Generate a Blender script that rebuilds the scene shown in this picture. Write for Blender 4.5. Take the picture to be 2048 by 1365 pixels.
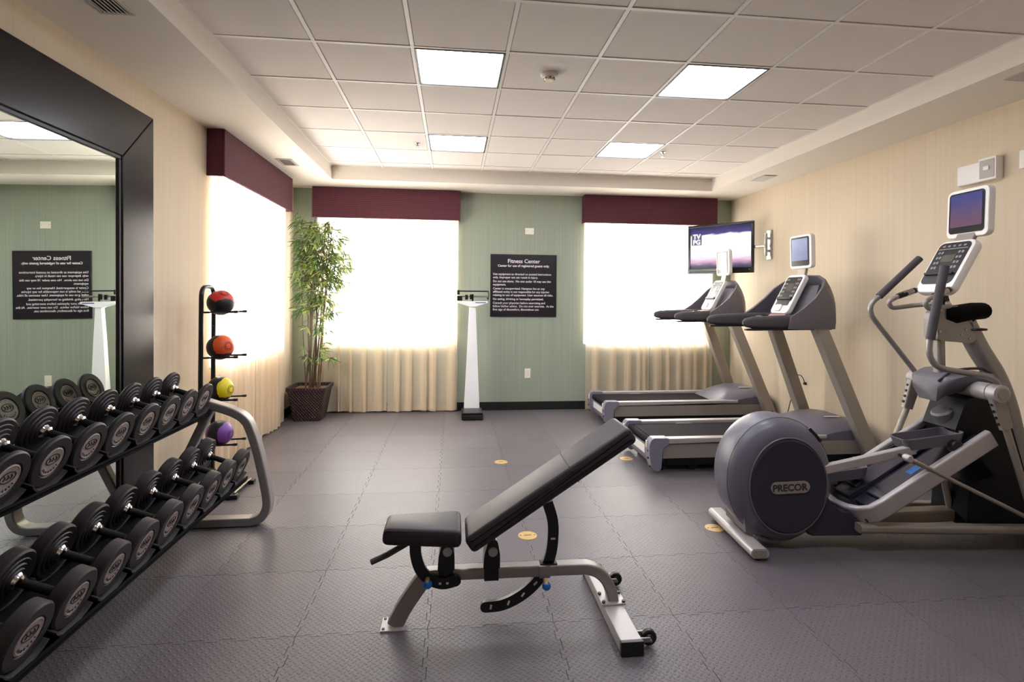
import bpy, bmesh, math, random
from mathutils import Vector, Matrix, Quaternion
random.seed(7)
PI = math.pi
for o in list(bpy.data.objects): bpy.data.objects.remove(o)
SC = bpy.context.scene
COL = SC.collection

# ------------------------------------------------------------------ camera
EYE = 1.5528
YAW, ROLL = .1081, .009
cam = bpy.data.cameras.new('camera')
cam.sensor_width = 36.0
cam.lens = 1073.33 / 2048 * 36
cam.shift_y = (596.23 - 682.5) / 2048
cam.clip_start = .02
cam_o = bpy.data.objects.new('camera', cam); COL.objects.link(cam_o)
_f = Vector((math.sin(YAW), math.cos(YAW), 0)); _r = Vector((math.cos(YAW), -math.sin(YAW), 0)); _u = Vector((0, 0, 1))
_R = _r*math.cos(ROLL) + _u*math.sin(ROLL); _U = -_r*math.sin(ROLL) + _u*math.cos(ROLL)
m4 = Matrix((( _R.x, _U.x, -_f.x, 0), (_R.y, _U.y, -_f.y, 0), (_R.z, _U.z, -_f.z, EYE), (0, 0, 0, 1)))
cam_o.matrix_world = m4
SC.camera = cam_o

# ------------------------------------------------------------------ world, lights, exposure
W_STRENGTH = 12.5
LAMP = 13.0
SC.view_settings.view_transform = 'Standard'
SC.view_settings.look = 'None'
SC.view_settings.gamma = 1.0
SC.view_settings.use_curve_mapping = False
SC.view_settings.exposure = .98
wd = bpy.data.worlds.new('overcast_sky'); SC.world = wd; wd.use_nodes = True
bg = wd.node_tree.nodes['Background']
bg.inputs['Color'].default_value = (.90, .95, 1.0, 1); bg.inputs['Strength'].default_value = W_STRENGTH
SC.cycles.max_bounces = 10
SC.cycles.diffuse_bounces = 6
SC.cycles.transparent_max_bounces = 16
SC.cycles.caustics_reflective = False
SC.cycles.caustics_refractive = False
SC.cycles.sample_clamp_indirect = 8.0
XL, XR, YB, YF, ZS, ZC = -2.125, 3.989, 7.393, -1.6, 2.991, 3.148
def portal(loc, rot, sx, sy):
    l = bpy.data.lights.new('window_portal', 'AREA'); l.shape = 'RECTANGLE'; l.size = sx; l.size_y = sy
    l.cycles.is_portal = True
    o = bpy.data.objects.new('window_portal', l); COL.objects.link(o); o.location = loc; o.rotation_euler = rot
WIN_B = ((-1.78, .035), (1.815, 3.65))
WIN_L = (4.96, 6.74)
SILL, HEAD = .905, 2.66
for a, b in WIN_B: portal(((a+b)/2, YB+.16, (SILL+HEAD)/2), (-PI/2, 0, 0), b-a, HEAD-SILL)
portal((XL-.16, (WIN_L[0]+WIN_L[1])/2, (SILL+HEAD)/2), (0, -PI/2, 0), HEAD-SILL, WIN_L[1]-WIN_L[0])

# ------------------------------------------------------------------ materials
def lin(c): return tuple(((v/255)/12.92 if v/255 <= .04045 else ((v/255+.055)/1.055)**2.4) for v in c)
class NT:
    def __init__(s, m):
        m.use_nodes = True; s.t = m.node_tree; s.n = s.t.nodes; s.l = s.t.links
        s.b = s.n.get('Principled BSDF'); s.out = s.n.get('Material Output')
    def node(s, typ, **kw):
        n = s.n.new(typ)
        for k, v in kw.items(): setattr(n, k, v)
        return n
    def link(s, a, b): s.l.new(a, b)
    def math(s, op, a, b=None, clamp=False):
        n = s.n.new('ShaderNodeMath'); n.operation = op; n.use_clamp = clamp
        for i, v in enumerate((a, b)):
            if v is None: continue
            if isinstance(v, (int, float)): n.inputs[i].default_value = v
            else: s.l.new(v, n.inputs[i])
        return n.outputs[0]
def mat(name, c, rough=.5, metal=0, spec=.5, bump=None, vary=None, coat=0, sheen=0):
    """c is an sRGB 0-255 triple; bump = (scale, strength, distance); vary = (scale, amount)."""
    m = bpy.data.materials.new(name); t = NT(m); b = t.b
    col = lin(c) + (1,)
    b.inputs['Base Color'].default_value = col
    b.inputs['Roughness'].default_value = rough; b.inputs['Metallic'].default_value = metal
    b.inputs['Specular IOR Level'].default_value = spec
    if coat: b.inputs['Coat Weight'].default_value = coat; b.inputs['Coat Roughness'].default_value = .1
    if sheen: b.inputs['Sheen Weight'].default_value = sheen
    tc = t.node('ShaderNodeTexCoord')
    if bump:
        nz = t.node('ShaderNodeTexNoise'); nz.inputs['Scale'].default_value = bump[0]; nz.inputs['Detail'].default_value = 3
        t.link(tc.outputs['Object'], nz.inputs['Vector'])
        bp = t.node('ShaderNodeBump'); bp.inputs['Strength'].default_value = bump[1]; bp.inputs['Distance'].default_value = bump[2]
        t.link(nz.outputs['Fac'], bp.inputs['Height']); t.link(bp.outputs['Normal'], b.inputs['Normal'])
    if vary:
        nz = t.node('ShaderNodeTexNoise'); nz.inputs['Scale'].default_value = vary[0]; nz.inputs['Detail'].default_value = 4
        t.link(tc.outputs['Object'], nz.inputs['Vector'])
        mx = t.node('ShaderNodeMix', data_type='RGBA')
        mx.inputs[6].default_value = tuple(v*(1-vary[1]) for v in col[:3]) + (1,)
        mx.inputs[7].default_value = tuple(min(1, v*(1+vary[1])) for v in col[:3]) + (1,)
        t.link(nz.outputs['Fac'], mx.inputs[0]); t.link(mx.outputs[2], b.inputs['Base Color'])
    return m
def emit(name, c, strength):
    m = bpy.data.materials.new(name); t = NT(m)
    t.b.inputs['Base Color'].default_value = (.02, .02, .02, 1)
    t.b.inputs['Emission Color'].default_value = lin(c) + (1,); t.b.inputs['Emission Strength'].default_value = strength
    t.b.inputs['Roughness'].default_value = .2
    return m
def wallpaper(name, c1, c2, axis, freq=70):
    m = bpy.data.materials.new(name); t = NT(m)
    tc = t.node('ShaderNodeTexCoord'); mp = t.node('ShaderNodeMapping')
    mp.inputs['Scale'].default_value = (freq, .4, .35) if axis == 'X' else (.4, freq, .35)
    t.link(tc.outputs['Object'], mp.inputs['Vector'])
    nz = t.node('ShaderNodeTexNoise'); nz.inputs['Scale'].default_value = 1; nz.inputs['Detail'].default_value = 2
    t.link(mp.outputs['Vector'], nz.inputs['Vector'])
    rp = t.node('ShaderNodeValToRGB'); rp.color_ramp.elements[0].position = .35; rp.color_ramp.elements[1].position = .65
    rp.color_ramp.elements[0].color = lin(c1) + (1,); rp.color_ramp.elements[1].color = lin(c2) + (1,)
    t.link(nz.outputs['Fac'], rp.inputs['Fac']); t.link(rp.outputs['Color'], t.b.inputs['Base Color'])
    bp = t.node('ShaderNodeBump'); bp.inputs['Strength'].default_value = .15; bp.inputs['Distance'].default_value = .001
    t.link(nz.outputs['Fac'], bp.inputs['Height']); t.link(bp.outputs['Normal'], t.b.inputs['Normal'])
    t.b.inputs['Roughness'].default_value = .75; t.b.inputs['Specular IOR Level'].default_value = .25
    return m
M = {}
M['green_wall'] = wallpaper('green_striped_wallpaper', (148, 156, 140), (157, 165, 148), 'X')
M['cream_wall'] = wallpaper('cream_striped_wallpaper', (208, 191, 167), (212, 196, 172), 'Y', 34)
M['plaster'] = mat('white_plaster', (226, 218, 208), .85, bump=(60, .1, .002))
M['tile'] = mat('acoustic_tile', (216, 208, 203), .9, bump=(220, .35, .002), vary=(3, .02))
M['grid'] = mat('white_grid_metal', (225, 220, 214), .5)
M['diffuser'] = emit('lit_lamp_diffuser', (240, 244, 255), LAMP)
M['lamp_frame'] = mat('dark_lamp_frame', (60, 58, 56), .5)
M['black_base'] = mat('black_vinyl', (22, 20, 21), .45)
M['white_trim'] = mat('white_painted_trim', (235, 232, 225), .4)
M['mahogany'] = mat('dark_mahogany', (17, 10, 15), .24, spec=.28, vary=(8, .15))
M['liner'] = mat('black_liner', (10, 9, 10), .35)
M['mirror'] = mat('mirror_silver', (225, 232, 225), .0, 1)
M['valance'] = mat('burgundy_fabric', (88, 38, 50), .8, bump=(90, .4, .004), vary=(40, .12))
def dotted(m):
    T_ = NT(m); tc = T_.node('ShaderNodeTexCoord'); sp = T_.node('ShaderNodeSeparateXYZ'); T_.link(tc.outputs['Object'], sp.inputs[0])
    a = T_.math('SINE', T_.math('MULTIPLY', T_.math('ADD', sp.outputs['X'], sp.outputs['Z']), 130)); b = T_.math('SINE', T_.math('MULTIPLY', T_.math('SUBTRACT', sp.outputs['X'], sp.outputs['Z']), 130))
    f = T_.math('GREATER_THAN', T_.math('MULTIPLY', a, b), .72)
    mx = T_.node('ShaderNodeMix', data_type='RGBA'); T_.link(T_.math('MULTIPLY', f, .6), mx.inputs[0])
    mx.inputs[6].default_value = lin((80, 30, 44)) + (1,); mx.inputs[7].default_value = lin((134, 84, 84)) + (1,)
    T_.link(mx.outputs[2], T_.b.inputs['Base Color'])
dotted(M['valance'])
M['ivory'] = mat('ivory_plastic', (232, 226, 205), .4)
M['white'] = mat('white_plastic', (232, 228, 224), .35)
M['white_metal'] = mat('white_enamel', (236, 236, 238), .3)
M['black'] = mat('black_plastic', (18, 17, 19), .4)
M['black_metal'] = mat('black_painted_metal', (14, 13, 14), .32)
M['rubber'] = mat('black_rubber', (30, 22, 26), .5, bump=(300, .12, .001))
M['dark_chrome'] = mat('dark_knurled_steel', (16, 14, 16), .55, .1, spec=.3)
M['tray'] = mat('matt_black_tray', (7, 6, 7), .7, spec=.1)
M['saddle'] = mat('highlight_grey_saddle', (62, 58, 60), .35)  # grey stands for edge highlights on the black saddle lips
M['night'] = mat('dark_blue_plastic', (12, 11, 19), .45, spec=.25)
M['chrome'] = mat('chrome', (215, 213, 215), .12, 1)
M['cap_silver'] = mat('brushed_disc', (168, 153, 146), .42, .35, vary=(40, .25), bump=(90, .4, .002))
M['silver_paint'] = mat('silver_paint', (150, 144, 142), .38, .45)
M['warm_silver'] = mat('warm_silver_paint', (152, 143, 135), .42, .3)
M['light_silver'] = mat('light_silver_paint', (178, 172, 172), .38, .3)
M['slate'] = mat('slate_plastic', (98, 93, 101), .42, bump=(400, .08, .001))
M['slate_mid'] = mat('mid_slate_plastic', (98, 95, 107), .36)
M['slate_light'] = mat('light_slate_plastic', (126, 124, 138), .38)
M['dark_slate'] = mat('dark_slate_plastic', (48, 45, 58), .2)
M['grip'] = mat('foam_grip', (72, 67, 71), .7, bump=(200, .3, .002))
M['vinyl'] = mat('black_upholstery', (47, 38, 44), .5, spec=.4, bump=(160, .18, .0015))
M['vinyl_seam'] = mat('seam_piping', (24, 20, 22), .45)
M['blue_knob'] = mat('blue_plastic', (22, 104, 186), .35)
M['brass'] = mat('brass_plate', (206, 172, 112), .4, .35, vary=(30, .12))
M['belt'] = mat('black_belt', (31, 27, 31), .8, spec=.1, bump=(500, .3, .001))
M['sensor'] = mat('steel_sensor', (180, 176, 172), .25, .9)
M['vent'] = mat('grey_vent_metal', (176, 168, 160), .5)
M['vent_dark'] = mat('vent_cavity', (60, 55, 52), .7)
M['screen_frame'] = mat('gloss_black', (12, 11, 14), .18)
M['sign'] = mat('dark_sign_face', (27, 22, 30), .3)
M['letter'] = mat('white_lettering', (225, 218, 222), .6)
M['letter_dark'] = mat('dark_lettering', (52, 48, 50), .5)
M['purple'] = mat('purple_print', (96, 70, 150), .5)
M['red'] = mat('red_rubber', (205, 48, 36), .45)
M['soil'] = mat('brown_moss', (120, 92, 62), .95, bump=(60, .8, .02), vary=(50, .4))
M['cane'] = mat('bamboo_cane', (98, 78, 62), .55, vary=(12, .35))
M['leaf'] = mat('bamboo_leaf_green', (112, 130, 68), .5, vary=(5, .35))
M['leaf_light'] = mat('bamboo_leaf_yellow_green', (160, 166, 98), .5, vary=(5, .3))
M['leaf_dark'] = mat('bamboo_leaf_dark_green', (70, 92, 54), .5, vary=(5, .3))
for k in ('leaf', 'leaf_light', 'leaf_dark'):
    T_ = NT(M[k]); tl = T_.node('ShaderNodeBsdfTranslucent'); tl.inputs['Color'].default_value = tuple(min(1, 1.5*v) for v in T_.b.inputs['Base Color'].default_value[:3]) + (1,)
    mx = T_.node('ShaderNodeMixShader'); mx.inputs[0].default_value = .35; T_.link(T_.b.outputs[0], mx.inputs[1]); T_.link(tl.outputs[0], mx.inputs[2]); T_.link(mx.outputs[0], T_.out.inputs['Surface'])
M['cord'] = mat('black_cord', (16, 15, 16), .5)
M['keypad'] = mat('keypad_face', (38, 36, 40), .3)
M['lcd'] = mat('grey_lcd', (84, 82, 74), .25)
M['button'] = mat('grey_buttons', (140, 138, 140), .5)
M['pink'] = mat('pinkish_ledge_reflection', (176, 120, 124), .5)  # pink of light reflected on the reading ledge, put in as colour

def curtain_mat():
    m = bpy.data.materials.new('sheer_cream_cloth'); t = NT(m); t.n.remove(t.b)
    tc = t.node('ShaderNodeTexCoord'); mp = t.node('ShaderNodeMapping'); mp.inputs['Scale'].default_value = (300, 300, 300)
    t.link(tc.outputs['Object'], mp.inputs['Vector'])
    nz = t.node('ShaderNodeTexNoise'); nz.inputs['Scale'].default_value = 1; t.link(mp.outputs['Vector'], nz.inputs['Vector'])
    d = t.node('ShaderNodeBsdfDiffuse'); d.inputs['Color'].default_value = lin((238, 223, 200)) + (1,)
    tr = t.node('ShaderNodeBsdfTranslucent'); tr.inputs['Color'].default_value = lin((248, 236, 216)) + (1,)
    tp = t.node('ShaderNodeBsdfTransparent')
    a = t.node('ShaderNodeMixShader'); a.inputs[0].default_value = .42; t.link(d.outputs[0], a.inputs[1]); t.link(tr.outputs[0], a.inputs[2])
    b = t.node('ShaderNodeMixShader'); b.inputs[0].default_value = .33
    t.link(a.outputs[0], b.inputs[1]); t.link(tp.outputs[0], b.inputs[2]); t.link(b.outputs[0], t.out.inputs['Surface'])
    return m
M['curtain'] = curtain_mat()
def glass_mat():
    m = bpy.data.materials.new('window_glass'); t = NT(m); t.n.remove(t.b)
    tp = t.node('ShaderNodeBsdfTransparent'); g = t.node('ShaderNodeBsdfGlossy'); g.inputs['Roughness'].default_value = .02
    fr = t.node('ShaderNodeFresnel'); fr.inputs['IOR'].default_value = 1.45; ge = t.node('ShaderNodeNewGeometry')
    b = t.node('ShaderNodeMixShader'); t.link(t.math('MULTIPLY', fr.outputs[0], t.math('SUBTRACT', 1, ge.outputs['Backfacing'])), b.inputs[0]); t.link(tp.outputs[0], b.inputs[1]); t.link(g.outputs[0], b.inputs[2])
    t.link(b.outputs[0], t.out.inputs['Surface']); return m
M['glass'] = glass_mat()
def floor_mat():
    m = bpy.data.materials.new('grey_rubber_tread'); t = NT(m); b = t.b
    b.inputs['Roughness'].default_value = .42; b.inputs['Specular IOR Level'].default_value = .5
    tc = t.node('ShaderNodeTexCoord'); oi = t.node('ShaderNodeObjectInfo'); sp = t.node('ShaderNodeSeparateXYZ')
    t.link(tc.outputs['Object'], sp.inputs[0])
    sw = t.math('GREATER_THAN', oi.outputs['Random'], .5)
    sgn = t.math('SUBTRACT', t.math('MULTIPLY', sw, 2), 1)
    lam = .033
    x = t.math('MULTIPLY', sp.outputs['X'], 1/lam); y = t.math('MULTIPLY', t.math('MULTIPLY', sp.outputs['Y'], sgn), 1/lam)
    def dash(off, flip):
        fx = t.math('SUBTRACT', t.math('FRACT', t.math('ADD', x, 100+off)), .5); fy = t.math('SUBTRACT', t.math('FRACT', t.math('ADD', y, 100+off)), .5)
        s = t.math('ADD', fx, fy); d = t.math('SUBTRACT', fx, fy)
        if flip: s, d = d, s
        s2 = t.math('POWER', t.math('ABSOLUTE', t.math('DIVIDE', s, .52)), 2); d2 = t.math('POWER', t.math('ABSOLUTE', t.math('DIVIDE', d, .2)), 2)
        return t.math('SUBTRACT', 1, t.math('ADD', s2, d2), True)
    h = t.math('MAXIMUM', dash(0, False), dash(.5, True))
    h = t.math('MINIMUM', h, .55)
    bp = t.node('ShaderNodeBump'); bp.inputs['Strength'].default_value = .95; bp.inputs['Distance'].default_value = .0055
    t.link(h, bp.inputs['Height']); t.link(bp.outputs['Normal'], b.inputs['Normal'])
    nz = t.node('ShaderNodeTexNoise'); nz.inputs['Scale'].default_value = 2.2; nz.inputs['Detail'].default_value = 5
    ge = t.node('ShaderNodeNewGeometry'); t.link(ge.outputs['Position'], nz.inputs['Vector'])
    f = t.math('ADD', t.math('MULTIPLY', nz.outputs['Fac'], .6), t.math('MULTIPLY', oi.outputs['Random'], .4))
    mx = t.node('ShaderNodeMix', data_type='RGBA'); t.link(f, mx.inputs[0])
    mx.inputs[6].default_value = lin((88, 82, 87)) + (1,); mx.inputs[7].default_value = lin((108, 101, 105)) + (1,)
    t.link(mx.outputs[2], b.inputs['Base Color'])
    return m
M['floor'] = floor_mat()
M['slab'] = mat('dark_subfloor', (30, 28, 28), .9)
def tv_mat():
    m = bpy.data.materials.new('television_picture'); t = NT(m)
    tc = t.node('ShaderNodeTexCoord'); sp = t.node('ShaderNodeSeparateXYZ'); t.link(tc.outputs['Object'], sp.inputs[0])
    nz = t.node('ShaderNodeTexNoise'); nz.inputs['Scale'].default_value = 5; nz.inputs['Detail'].default_value = 6
    mp = t.node('ShaderNodeMapping'); mp.inputs['Scale'].default_value = (1, 1, 4); t.link(tc.outputs['Object'], mp.inputs['Vector']); t.link(mp.outputs['Vector'], nz.inputs['Vector'])
    f = t.math('ADD', t.math('MULTIPLY', sp.outputs['Z'], 1.75), t.math('MULTIPLY', t.math('SUBTRACT', nz.outputs['Fac'], .5), .14))
    f = t.math('ADD', f, .5)
    rp = t.node('ShaderNodeValToRGB'); cr = rp.color_ramp
    stops = [(0, (40, 44, 62)), (.07, (70, 74, 92)), (.12, (120, 100, 130)), (.2, (205, 160, 190)), (.3, (236, 226, 240)), (.5, (250, 248, 252)), (.83, (240, 240, 250)), (.86, (74, 66, 126)), (1, (44, 38, 84))]
    cr.elements[0].position = stops[0][0]; cr.elements[0].color = lin(stops[0][1]) + (1,)
    cr.elements[1].position = 1; cr.elements[1].color = lin(stops[-1][1]) + (1,)
    for p, c in stops[1:-1]:
        e = cr.elements.new(p); e.color = lin(c) + (1,)
    t.link(f, rp.inputs['Fac']); t.link(rp.outputs['Color'], t.b.inputs['Emission Color']); t.b.inputs['Emission Strength'].default_value = .62
    t.b.inputs['Base Color'].default_value = (.01, .01, .01, 1); t.b.inputs['Roughness'].default_value = .25; t.b.inputs['Specular IOR Level'].default_value = .12
    return m
M['tv'] = tv_mat()
def screen_mat(name, top, bot, s):
    m = bpy.data.materials.new(name); t = NT(m)
    tc = t.node('ShaderNodeTexCoord'); sp = t.node('ShaderNodeSeparateXYZ'); t.link(tc.outputs['Generated'], sp.inputs[0])
    nz = t.node('ShaderNodeTexNoise'); nz.inputs['Scale'].default_value = 3; nz.inputs['Detail'].default_value = 4
    t.link(tc.outputs['Generated'], nz.inputs['Vector'])
    f = t.math('ADD', sp.outputs['Z'], t.math('MULTIPLY', t.math('SUBTRACT', nz.outputs['Fac'], .5), .6))
    rp = t.node('ShaderNodeValToRGB'); rp.color_ramp.elements[0].color = lin(bot) + (1,); rp.color_ramp.elements[1].color = lin(top) + (1,)
    rp.color_ramp.elements[0].position = .2; rp.color_ramp.elements[1].position = .8
    t.link(f, rp.inputs['Fac']); t.link(rp.outputs['Color'], t.b.inputs['Emission Color']); t.b.inputs['Emission Strength'].default_value = s
    t.b.inputs['Base Color'].default_value = (.01, .01, .012, 1); t.b.inputs['Roughness'].default_value = .15
    return m
M['screen_blue'] = screen_mat('blue_sky_screen', (62, 66, 142), (120, 84, 112), .4)
M['screen_pale'] = screen_mat('pale_blue_screen', (176, 184, 222), (150, 156, 200), .42)
M['screen_reflection'] = screen_mat('cream_reflection_screen', (246, 212, 176), (232, 196, 164), .24)  # reflection on the farther treadmill's screen, given as emission

# ------------------------------------------------------------------ mesh helpers
def put(bm, tmp, mtx=None):
    if mtx is not None: bmesh.ops.transform(tmp, matrix=mtx, verts=tmp.verts)
    me = bpy.data.meshes.new('tmp'); tmp.to_mesh(me); tmp.free(); bm.from_mesh(me); bpy.data.meshes.remove(me)
def box(bm, lo, hi, bev=0, seg=2, mtx=None):
    t = bmesh.new()
    bmesh.ops.create_cube(t, size=1)
    c = [(a+b)/2 for a, b in zip(lo, hi)]; s = [abs(b-a) for a, b in zip(lo, hi)]
    bmesh.ops.transform(t, matrix=Matrix.Translation(c) @ Matrix.Diagonal((*s, 1)), verts=t.verts)
    if bev: bmesh.ops.bevel(t, geom=list(t.edges), offset=min(bev, min(s)*.49), segments=seg, affect='EDGES', profile=.5)
    put(bm, t, mtx); return bm
def prism(bm, pts, a, b, plane='XZ', bev=0, seg=2, mtx=None):
    """pts: 2-D outline, extruded from a to b along the missing axis."""
    t = bmesh.new()
    f = {'XZ': lambda p, c: (p[0], c, p[1]), 'YZ': lambda p, c: (c, p[0], p[1]), 'XY': lambda p, c: (p[0], p[1], c)}[plane]
    va = [t.verts.new(f(p, a)) for p in pts]; vb = [t.verts.new(f(p, b)) for p in pts]
    fa = t.faces.new(va); fb = t.faces.new(list(reversed(vb))); n = len(pts)
    for i in range(n): t.faces.new((va[(i+1) % n], va[i], vb[i], vb[(i+1) % n]))
    if bev:
        bmesh.ops.bevel(t, geom=list(set(list(fa.edges) + list(fb.edges))), offset=bev, segments=seg, affect='EDGES', profile=.5)
    bmesh.ops.recalc_face_normals(t, faces=t.faces)
    put(bm, t, mtx); return bm
def frames(pts, up=None):
    pts = [Vector(p) for p in pts]; out = []
    n = len(pts); tan = []
    for i in range(n):
        d = (pts[min(i+1, n-1)] - pts[max(i-1, 0)]); tan.append(d.normalized())
    if up is not None:
        for i in range(n):
            s = Vector(up); s = (s - tan[i]*s.dot(tan[i])).normalized(); out.append((pts[i], s, tan[i].cross(s)))
        return out
    ref = Vector((0, 0, 1)) if abs(tan[0].z) < .9 else Vector((1, 0, 0))
    s = (ref - tan[0]*ref.dot(tan[0])).normalized()
    for i in range(n):
        if i: s = tan[i-1].rotation_difference(tan[i]) @ s
        s = (s - tan[i]*s.dot(tan[i])).normalized(); out.append((pts[i], s, tan[i].cross(s)))
    return out
def sweep(bm, pts, section, up=None, scale=None, caps=True):
    """section: list of (a, b) offsets along (side, binormal)."""
    rings = []
    for i, (p, s, b) in enumerate(frames(pts, up)):
        k = scale[i] if scale else 1
        rings.append([bm.verts.new(p + s*a*k + b*c*k) for a, c in section])
    n = len(section); fs = []
    for r0, r1 in zip(rings, rings[1:]):
        for i in range(n): fs.append(bm.faces.new((r0[i], r0[(i+1) % n], r1[(i+1) % n], r1[i])))
    if caps: fs.append(bm.faces.new(list(reversed(rings[0])))); fs.append(bm.faces.new(rings[-1]))
    bmesh.ops.recalc_face_normals(bm, faces=fs)
    return bm
def circ(r, n=12): return [(r*math.cos(2*PI*i/n), r*math.sin(2*PI*i/n)) for i in range(n)]
def rrect(w, h, r, seg=3):
    out = []
    for cx, cy, a0 in ((w/2-r, h/2-r, 0), (-w/2+r, h/2-r, PI/2), (-w/2+r, -h/2+r, PI), (w/2-r, -h/2+r, 1.5*PI)):
        for i in range(seg+1):
            a = a0 + PI/2*i/seg; out.append((cx + r*math.cos(a), cy + r*math.sin(a)))
    return out
def tube(bm, pts, r, n=12, scale=None): return sweep(bm, pts, circ(r, n), None, scale)
def crom(pts, k=6):
    P = [Vector(p) for p in pts]; P = [2*P[0]-P[1]] + P + [2*P[-1]-P[-2]]; out = []
    for i in range(1, len(P)-2):
        a, b, c, d = P[i-1:i+3]
        for j in range(k):
            t = j/k
            out.append(.5*((2*b) + (c-a)*t + (2*a-5*b+4*c-d)*t*t + (3*b-a-3*c+d)*t**3))
    out.append(P[-2]); return out
def fillet(pts, r, k=5):
    P = [Vector(p) for p in pts]; out = [P[0]]
    for i in range(1, len(P)-1):
        a, b, c = P[i-1], P[i], P[i+1]; u = (a-b); v = (c-b)
        rr = min(r, u.length*.48, v.length*.48); p0 = b + u.normalized()*rr; p1 = b + v.normalized()*rr
        for j in range(k+1):
            t = j/k; out.append(p0*(1-t)**2 + b*2*t*(1-t) + p1*t*t)
    out.append(P[-1]); return out
def lathe(bm, prof, n=24, mtx=None, close=False):
    """prof: (radius, height) along +X axis."""
    t = bmesh.new(); rings = []
    for r, h in prof:
        if r < 1e-6: rings.append([t.verts.new((h, 0, 0))])
        else: rings.append([t.verts.new((h, r*math.cos(2*PI*i/n), r*math.sin(2*PI*i/n))) for i in range(n)])
    pairs = list(zip(rings, rings[1:])) + ([(rings[-1], rings[0])] if close else [])
    for a, b in pairs:
        for i in range(n):
            j = (i+1) % n
            if len(a) == 1 and len(b) == 1: continue
            if len(a) == 1: t.faces.new((a[0], b[i], b[j]))
            elif len(b) == 1: t.faces.new((a[i], b[0], a[j]))
            else: t.faces.new((a[i], b[i], b[j], a[j]))
    bmesh.ops.recalc_face_normals(t, faces=t.faces)
    put(bm, t, mtx); return bm
AX_Z = Matrix.Rotation(-PI/2, 4, 'Y')     # lathe axis X -> Z
AX_Y = Matrix.Rotation(PI/2, 4, 'Z')      # lathe axis X -> Y
def T(*v): return Matrix.Translation(v)
def cyl(bm, a, b, r, n=16): return sweep(bm, [a, b], circ(r, n))
def ball(bm, c, r, n=20, sc=(1, 1, 1)):
    t = bmesh.new(); bmesh.ops.create_uvsphere(t, u_segments=n, v_segments=n//2, radius=r)
    put(bm, t, T(*c) @ Matrix.Diagonal((*sc, 1))); return bm
NB = bmesh.new
# ------------------------------------------------------------------ object helpers
def part(name, bm, m, parent=None, smooth=35, kind=None, label=None, loc=None, rot=None):
    me = bpy.data.meshes.new(name)
    bm.normal_update(); bm.to_mesh(me); bm.free()
    me.materials.append(M[m] if isinstance(m, str) else m)
    if smooth:
        me.shade_smooth(); me.set_sharp_from_angle(angle=math.radians(smooth))
    o = bpy.data.objects.new(name, me); COL.objects.link(o)
    if smooth and smooth <= 45 and len(me.polygons) < 3000:
        wn = o.modifiers.new('weighted_normals', 'WEIGHTED_NORMAL'); wn.keep_sharp = True
    if parent: o.parent = parent
    if loc: o.location = loc
    if rot: o.rotation_euler = rot
    if kind: o['kind'] = kind
    if label: o['label'] = label
    return o
def tag(o, label, cat, group=None):
    o['label'] = label; o['category'] = cat
    if group: o['group'] = group
    return o
def thing(name, label, cat, loc=(0, 0, 0), rotz=0, group=None, roty=0):
    o = bpy.data.objects.new(name, None); COL.objects.link(o); o.empty_display_size = .1
    o.location = loc; o.rotation_euler = (0, roty, rotz)
    return tag(o, label, cat, group)
def struct(name, bm, m, smooth=0): return part(name, bm, m, None, smooth, 'structure')
def copy_tree(o, parent=None):
    c = o.copy(); COL.objects.link(c)
    if parent: c.parent = parent
    for ch in o.children: copy_tree(ch, c)
    return c
def lettering(s, size, m, parent, mtx, name='lettering', align='LEFT', depth=.0008, space=1.0, wordspace=1.0, bold=0, linesp=1.0):
    cu = bpy.data.curves.new(name, 'FONT'); cu.body = s; cu.size = size; cu.align_x = align; cu.extrude = depth
    cu.space_character = space; cu.space_word = wordspace; cu.space_line = linesp; cu.offset = bold; cu.resolution_u = 3
    ob = bpy.data.objects.new('t', cu); COL.objects.link(ob)
    me = bpy.data.meshes.new_from_object(ob.evaluated_get(bpy.context.evaluated_depsgraph_get()))
    bpy.data.objects.remove(ob); bpy.data.curves.remove(cu)
    me.transform(mtx); me.name = name; me.materials.clear(); me.materials.append(M[m])
    o = bpy.data.objects.new(name, me); COL.objects.link(o); o.parent = parent
    return o
def basis(o, ex, ez):
    """matrix taking text space (x right, y up, z out) to: right = ex, up = ez, out = ex x ez."""
    ex = Vector(ex).normalized(); ez = Vector(ez).normalized(); n = ex.cross(ez)
    return Matrix(((ex.x, ez.x, n.x, o[0]), (ex.y, ez.y, n.y, o[1]), (ex.z, ez.z, n.z, o[2]), (0, 0, 0, 1)))

# ================================================================== the room
TH = .22
def wall_with_holes(lo, hi, holes, make):
    """lo, hi: (u, z) extents; holes: (u0, u1, z0, z1) sorted by u; make(u0,u1,z0,z1) adds a solid piece."""
    u = lo[0]
    for h in holes:
        if h[0] > u: make(u, h[0], lo[1], hi[1])
        make(h[0], h[1], lo[1], h[2]); make(h[0], h[1], h[3], hi[1]); u = h[1]
    make(u, hi[0], lo[1], hi[1])
bm = NB(); wall_with_holes((XL-TH, -.012), (XR+TH, 3.3), [(a, b, SILL, HEAD) for a, b in WIN_B], lambda a, b, c, d: box(bm, (a, YB, c), (b, YB+TH, d)))
struct('wall_back', bm, 'green_wall')
bm = NB(); wall_with_holes((YF, -.012), (YB, 3.3), [(*WIN_L, SILL, HEAD)], lambda a, b, c, d: box(bm, (XL-TH, a, c), (XL, b, d)))
struct('wall_left', bm, 'cream_wall')
struct('wall_right', box(NB(), (XR, YF, -.012), (XR+TH, YB, 3.3)), 'cream_wall')
struct('wall_front', box(NB(), (XL-TH, YF-TH, -.012), (XR+TH, YF, 3.3)), 'cream_wall')
bm = NB()
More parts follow.
